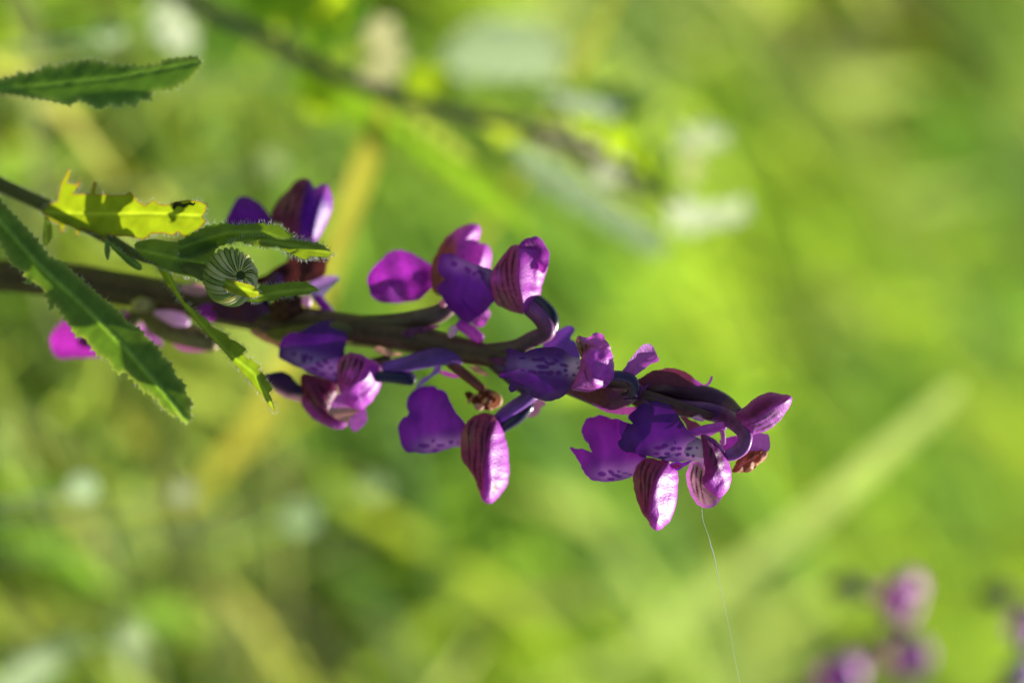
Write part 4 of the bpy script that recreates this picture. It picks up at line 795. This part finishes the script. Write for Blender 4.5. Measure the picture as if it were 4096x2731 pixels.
for q_, c_, g_ in (([(1090, 270), (1120, 255), (1180, 290), (1200, 340), (1150, 320)], (.22, .32, .06), .4), ([(1240, 215), (1330, 225), (1420, 245), (1500, 250), (1420, 275), (1300, 255)], (.40, .48, .36), -1.0),
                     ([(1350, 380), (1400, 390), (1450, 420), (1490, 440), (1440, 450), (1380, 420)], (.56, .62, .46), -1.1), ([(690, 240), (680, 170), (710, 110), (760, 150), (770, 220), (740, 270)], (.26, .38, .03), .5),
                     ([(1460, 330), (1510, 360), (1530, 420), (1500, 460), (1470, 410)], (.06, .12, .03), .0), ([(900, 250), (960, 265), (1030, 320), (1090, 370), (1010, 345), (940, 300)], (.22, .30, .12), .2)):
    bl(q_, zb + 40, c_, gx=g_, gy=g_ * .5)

# broad leaf plants in the grass, the mint one paled by painted glare
def low_plant(name, label, cat, pts, z, base, group=None, stemto=None, gx=-.3, gy=-.3, matn='leaf', k=-.15):
    P = VF(*pts); c = np.mean(P, 0)
    j = min(range(len(P)), key=lambda i: P[i][0]); far = max(range(len(P)), key=lambda i: np.hypot(*(np.array(P[i]) - P[j])))
    x0, y0 = P[j]; zj = z + gx * (x0 - c[0]) + gy * (y0 - c[1])
    path = [(x0, y0, zj, 6), (x0 + .12 * (P[far][0] - x0), y0 + .12 * (P[far][1] - y0), zj + .12 * (gx * (P[far][0] - x0) + gy * (P[far][1] - y0)), 4)]
    t, st = plant(name, path, label, cat, stalkcol(A3(base) * .6, A3(base) * .8, .1), group)
    leaf(P, Surf(z, c=tuple(c), gx=gx, gy=gy, fold=[P[j], P[far]], k=k), [P[j], P[far]], base=A3(base), root=t, nh=0, step=30, smooth=True, ribw=14, matn=matn)
    return t
low_plant('broad_leaf_plant', 'broad mint leaf with pale glare in its colour above the blurred weed', 'plant', [(1020, 150), (1060, 70), (1160, 35), (1260, 60), (1300, 130), (1270, 185), (1180, 195), (1080, 180)], -6200, (.44, .56, .34), gx=-1.1, gy=-.6)  # reflected sky and sun put into the pale leaf colour
low_plant('broad_leaf_plant', 'pale green leaf tip low in the grass away from the orchid', 'plant', [(-60, 1600), (30, 1530), (120, 1460), (185, 1455), (190, 1490), (120, 1550), (30, 1620)], -4600, (.50, .62, .38), gx=-1.0, gy=-.6)

for (fx, fy, rr, cc) in ((310, 1460, 30, (.30, .36, .20)), (190, 1120, 34, (.28, .36, .22)), (690, 1190, 36, (.24, .33, .18)), (620, 380, 32, (.30, .36, .18)), (255, 70, 34, (.26, .34, .20)), (420, 1130, 26, (.30, .32, .20)), (860, 1120, 28, (.22, .30, .16))):  # added leaves, brightened so that their blur gives pale highlight discs
    px_, py_ = VF((fx, fy))[0]; zz = zpx_of(on_ground(px_, py_, .115))
    pts = [(fx + rr * math.cos(a) * 1.1, fy + rr * math.sin(a)) for a in np.linspace(0, 2 * math.pi, 9, endpoint=False)]
    low_plant('highlight_leaf', 'round pale leaf added to blur into a highlight disc low in the grass', 'plant', pts, zz, A3(cc) * 1.6, group='pale leaves added for highlight discs in the grass', gx=-1.0, gy=-.5)

def blade(name, label, cat, path, base, group=None, phi=.7):
    """a single big blade rooted in the ground: a ribbon with a keel; path px root end first"""
    Wp = catmull(rooted(path), 3); b = Wp[0, :3].copy(); b[2] = 0
    pts = Wp[:, :3]; T = np.gradient(pts, axis=0); T /= np.linalg.norm(T, axis=1)[:, None]
    V = []; F = []; n = 5
    for i in range(len(pts)):
        a = CZ - T[i] * (CZ @ T[i]); a /= np.linalg.norm(a); bb = np.cross(T[i], a)
        best = min((1, -1), key=lambda q: (math.cos(phi) * a - q * math.sin(phi) * bb) @ SUN_W)
        wv = math.cos(phi) * bb + best * math.sin(phi) * a; nv = math.cos(phi) * a - best * math.sin(phi) * bb
        for q in np.linspace(-1, 1, n): V.append(pts[i] - b + Wp[i, 3] * (q * wv / math.cos(phi) - .3 * abs(q) * nv))
    for i in range(len(pts) - 1):
        for j in range(n - 1): F.append((i * n + j, i * n + j + 1, (i + 1) * n + j + 1, (i + 1) * n + j))
    o = build(name, V, F, np.tile(A3(base), (len(V), 1)), 'grass')
    o.location = b; o['label'] = label; o['category'] = cat
    if group: o['group'] = group
    return o
blade('straw_stalk', 'broad yellow straw blade slanting behind the orchid flowers', 'straw', [(*VF((330, 1190))[0], -9000, 40), (*VF((480, 1090))[0], -7200, 46), (*VF((590, 950))[0], -5600, 48), (*VF((720, 700))[0], -4600, 48), (*VF((800, 470))[0], -4000, 48), (*VF((850, 330))[0], -3700, 46), (*VF((880, 240))[0], -3600, 10)], (.29, .27, .07))
blade('grass_blade', 'pale flat grass blade slanting beyond the orchid tip', 'grass blade', [(*VF((1480, 1480))[0], -11500, 26), (*VF((1700, 1310))[0], -9600, 34), (*VF((1880, 1170))[0], -7600, 38), (*VF((2040, 1030))[0], -6800, 40), (*VF((2200, 890))[0], -6400, 26)], (.27, .34, .18))
blade('grass_blade', 'thin yellow grass stalk above the blurred weed', 'grass blade', [(*VF((1240, 330))[0], -5600, 14), (*VF((1310, 190))[0], -5400, 18), (*VF((1370, 80))[0], -5300, 18), (*VF((1440, -60))[0], -5200, 10)], (.24, .25, .05))

# ================================================================== blurred orchids further back
def back_orchid(label, path, hoods):
    t, st = plant('orchid_plant', path, label, 'orchid', stalkcol((.08, .10, .03), (.10, .05, .06), .15), 'blurred orchids in the background')
    for (x, y, z, rx, ry, an, c) in hoods:
        P = VF((x, y))[0]; ths = np.linspace(0, 2 * math.pi, 12, endpoint=False)
        pts = [(P[0] + rx * math.cos(a) * math.cos(an) - ry * math.sin(a) * math.sin(an), P[1] + rx * math.cos(a) * math.sin(an) + ry * math.sin(a) * math.cos(an) * (1.15 if math.sin(a) > 0 else .9)) for a in ths]
        q = pod('flower', pts, Surf(z, c=P, gx=-1.15, gy=-.5), 45, lambda X, Y, d, c=c: np.tile(A3(c), (len(X), 1)) * (1 + .15 * np.sin(X / 20.))[:, None], 'petal', t, step=22)
        lipo = [(P[0] + (a - P[0]) * .55 - 70, P[1] + (b_ - P[1]) * .5) for a, b_ in pts]
        sheet('lip', lipo, Surf(z - 40, gx=.3, c=P), const(A3(c) * .6), 'petal', q, step=22)
        # stalk from the stem to the flower
        sx = np.array(path); k = np.argmin(np.hypot(sx[:, 0] - P[0], sx[:, 1] - P[1])); a = sx[k]
        tube('ovary', [(a[0], a[1], a[2], 16), ((a[0] + P[0]) / 2 + 30, (a[1] + P[1]) / 2, (a[2] + z) / 2, 20), (P[0], P[1], z, 14)], stalkcol((.1, .08, .04), (.16, .05, .14), .1), 'stalk', q, n=8)
    return t
zo = -5200
o1p = [(*VF((1700, 1650))[0], zo - 300, 36), (*VF((1850, 1580))[0], zo - 150, 36), (*VF((1980, 1490))[0], zo - 60, 30), (*VF((2060, 1430))[0], zo, 22), (*VF((2100, 1380))[0], zo + 20, 12)]
back_orchid('blurred pink orchid with pale lower hood growing behind the spike in focus', o1p,
            [(2078, 1365, zo + 40, 70, 118, .35, (.58, .11, .54)), (2098, 1505, zo + 120, 74, 84, .3, (.72, .32, .66)), (1940, 1545, zo + 80, 74, 96, .5, (.56, .12, .58)), (1955, 1345, zo - 120, 62, 52, .3, (.05, .015, .06))])
o2p = [(*VF((2150, 1720))[0], zo - 400, 36), (*VF((2260, 1640))[0], zo - 200, 34), (*VF((2370, 1520))[0], zo - 50, 28), (*VF((2420, 1440))[0], zo, 14)]
back_orchid('blurred violet orchid standing right beside the pink blurred one', o2p,
            [(2372, 1435, zo + 60, 60, 95, .3, (.40, .06, .50)), (2362, 1540, zo + 60, 74, 78, .3, (.14, .02, .28)), (2300, 1362, zo - 100, 55, 50, .3, (.04, .03, .05))])
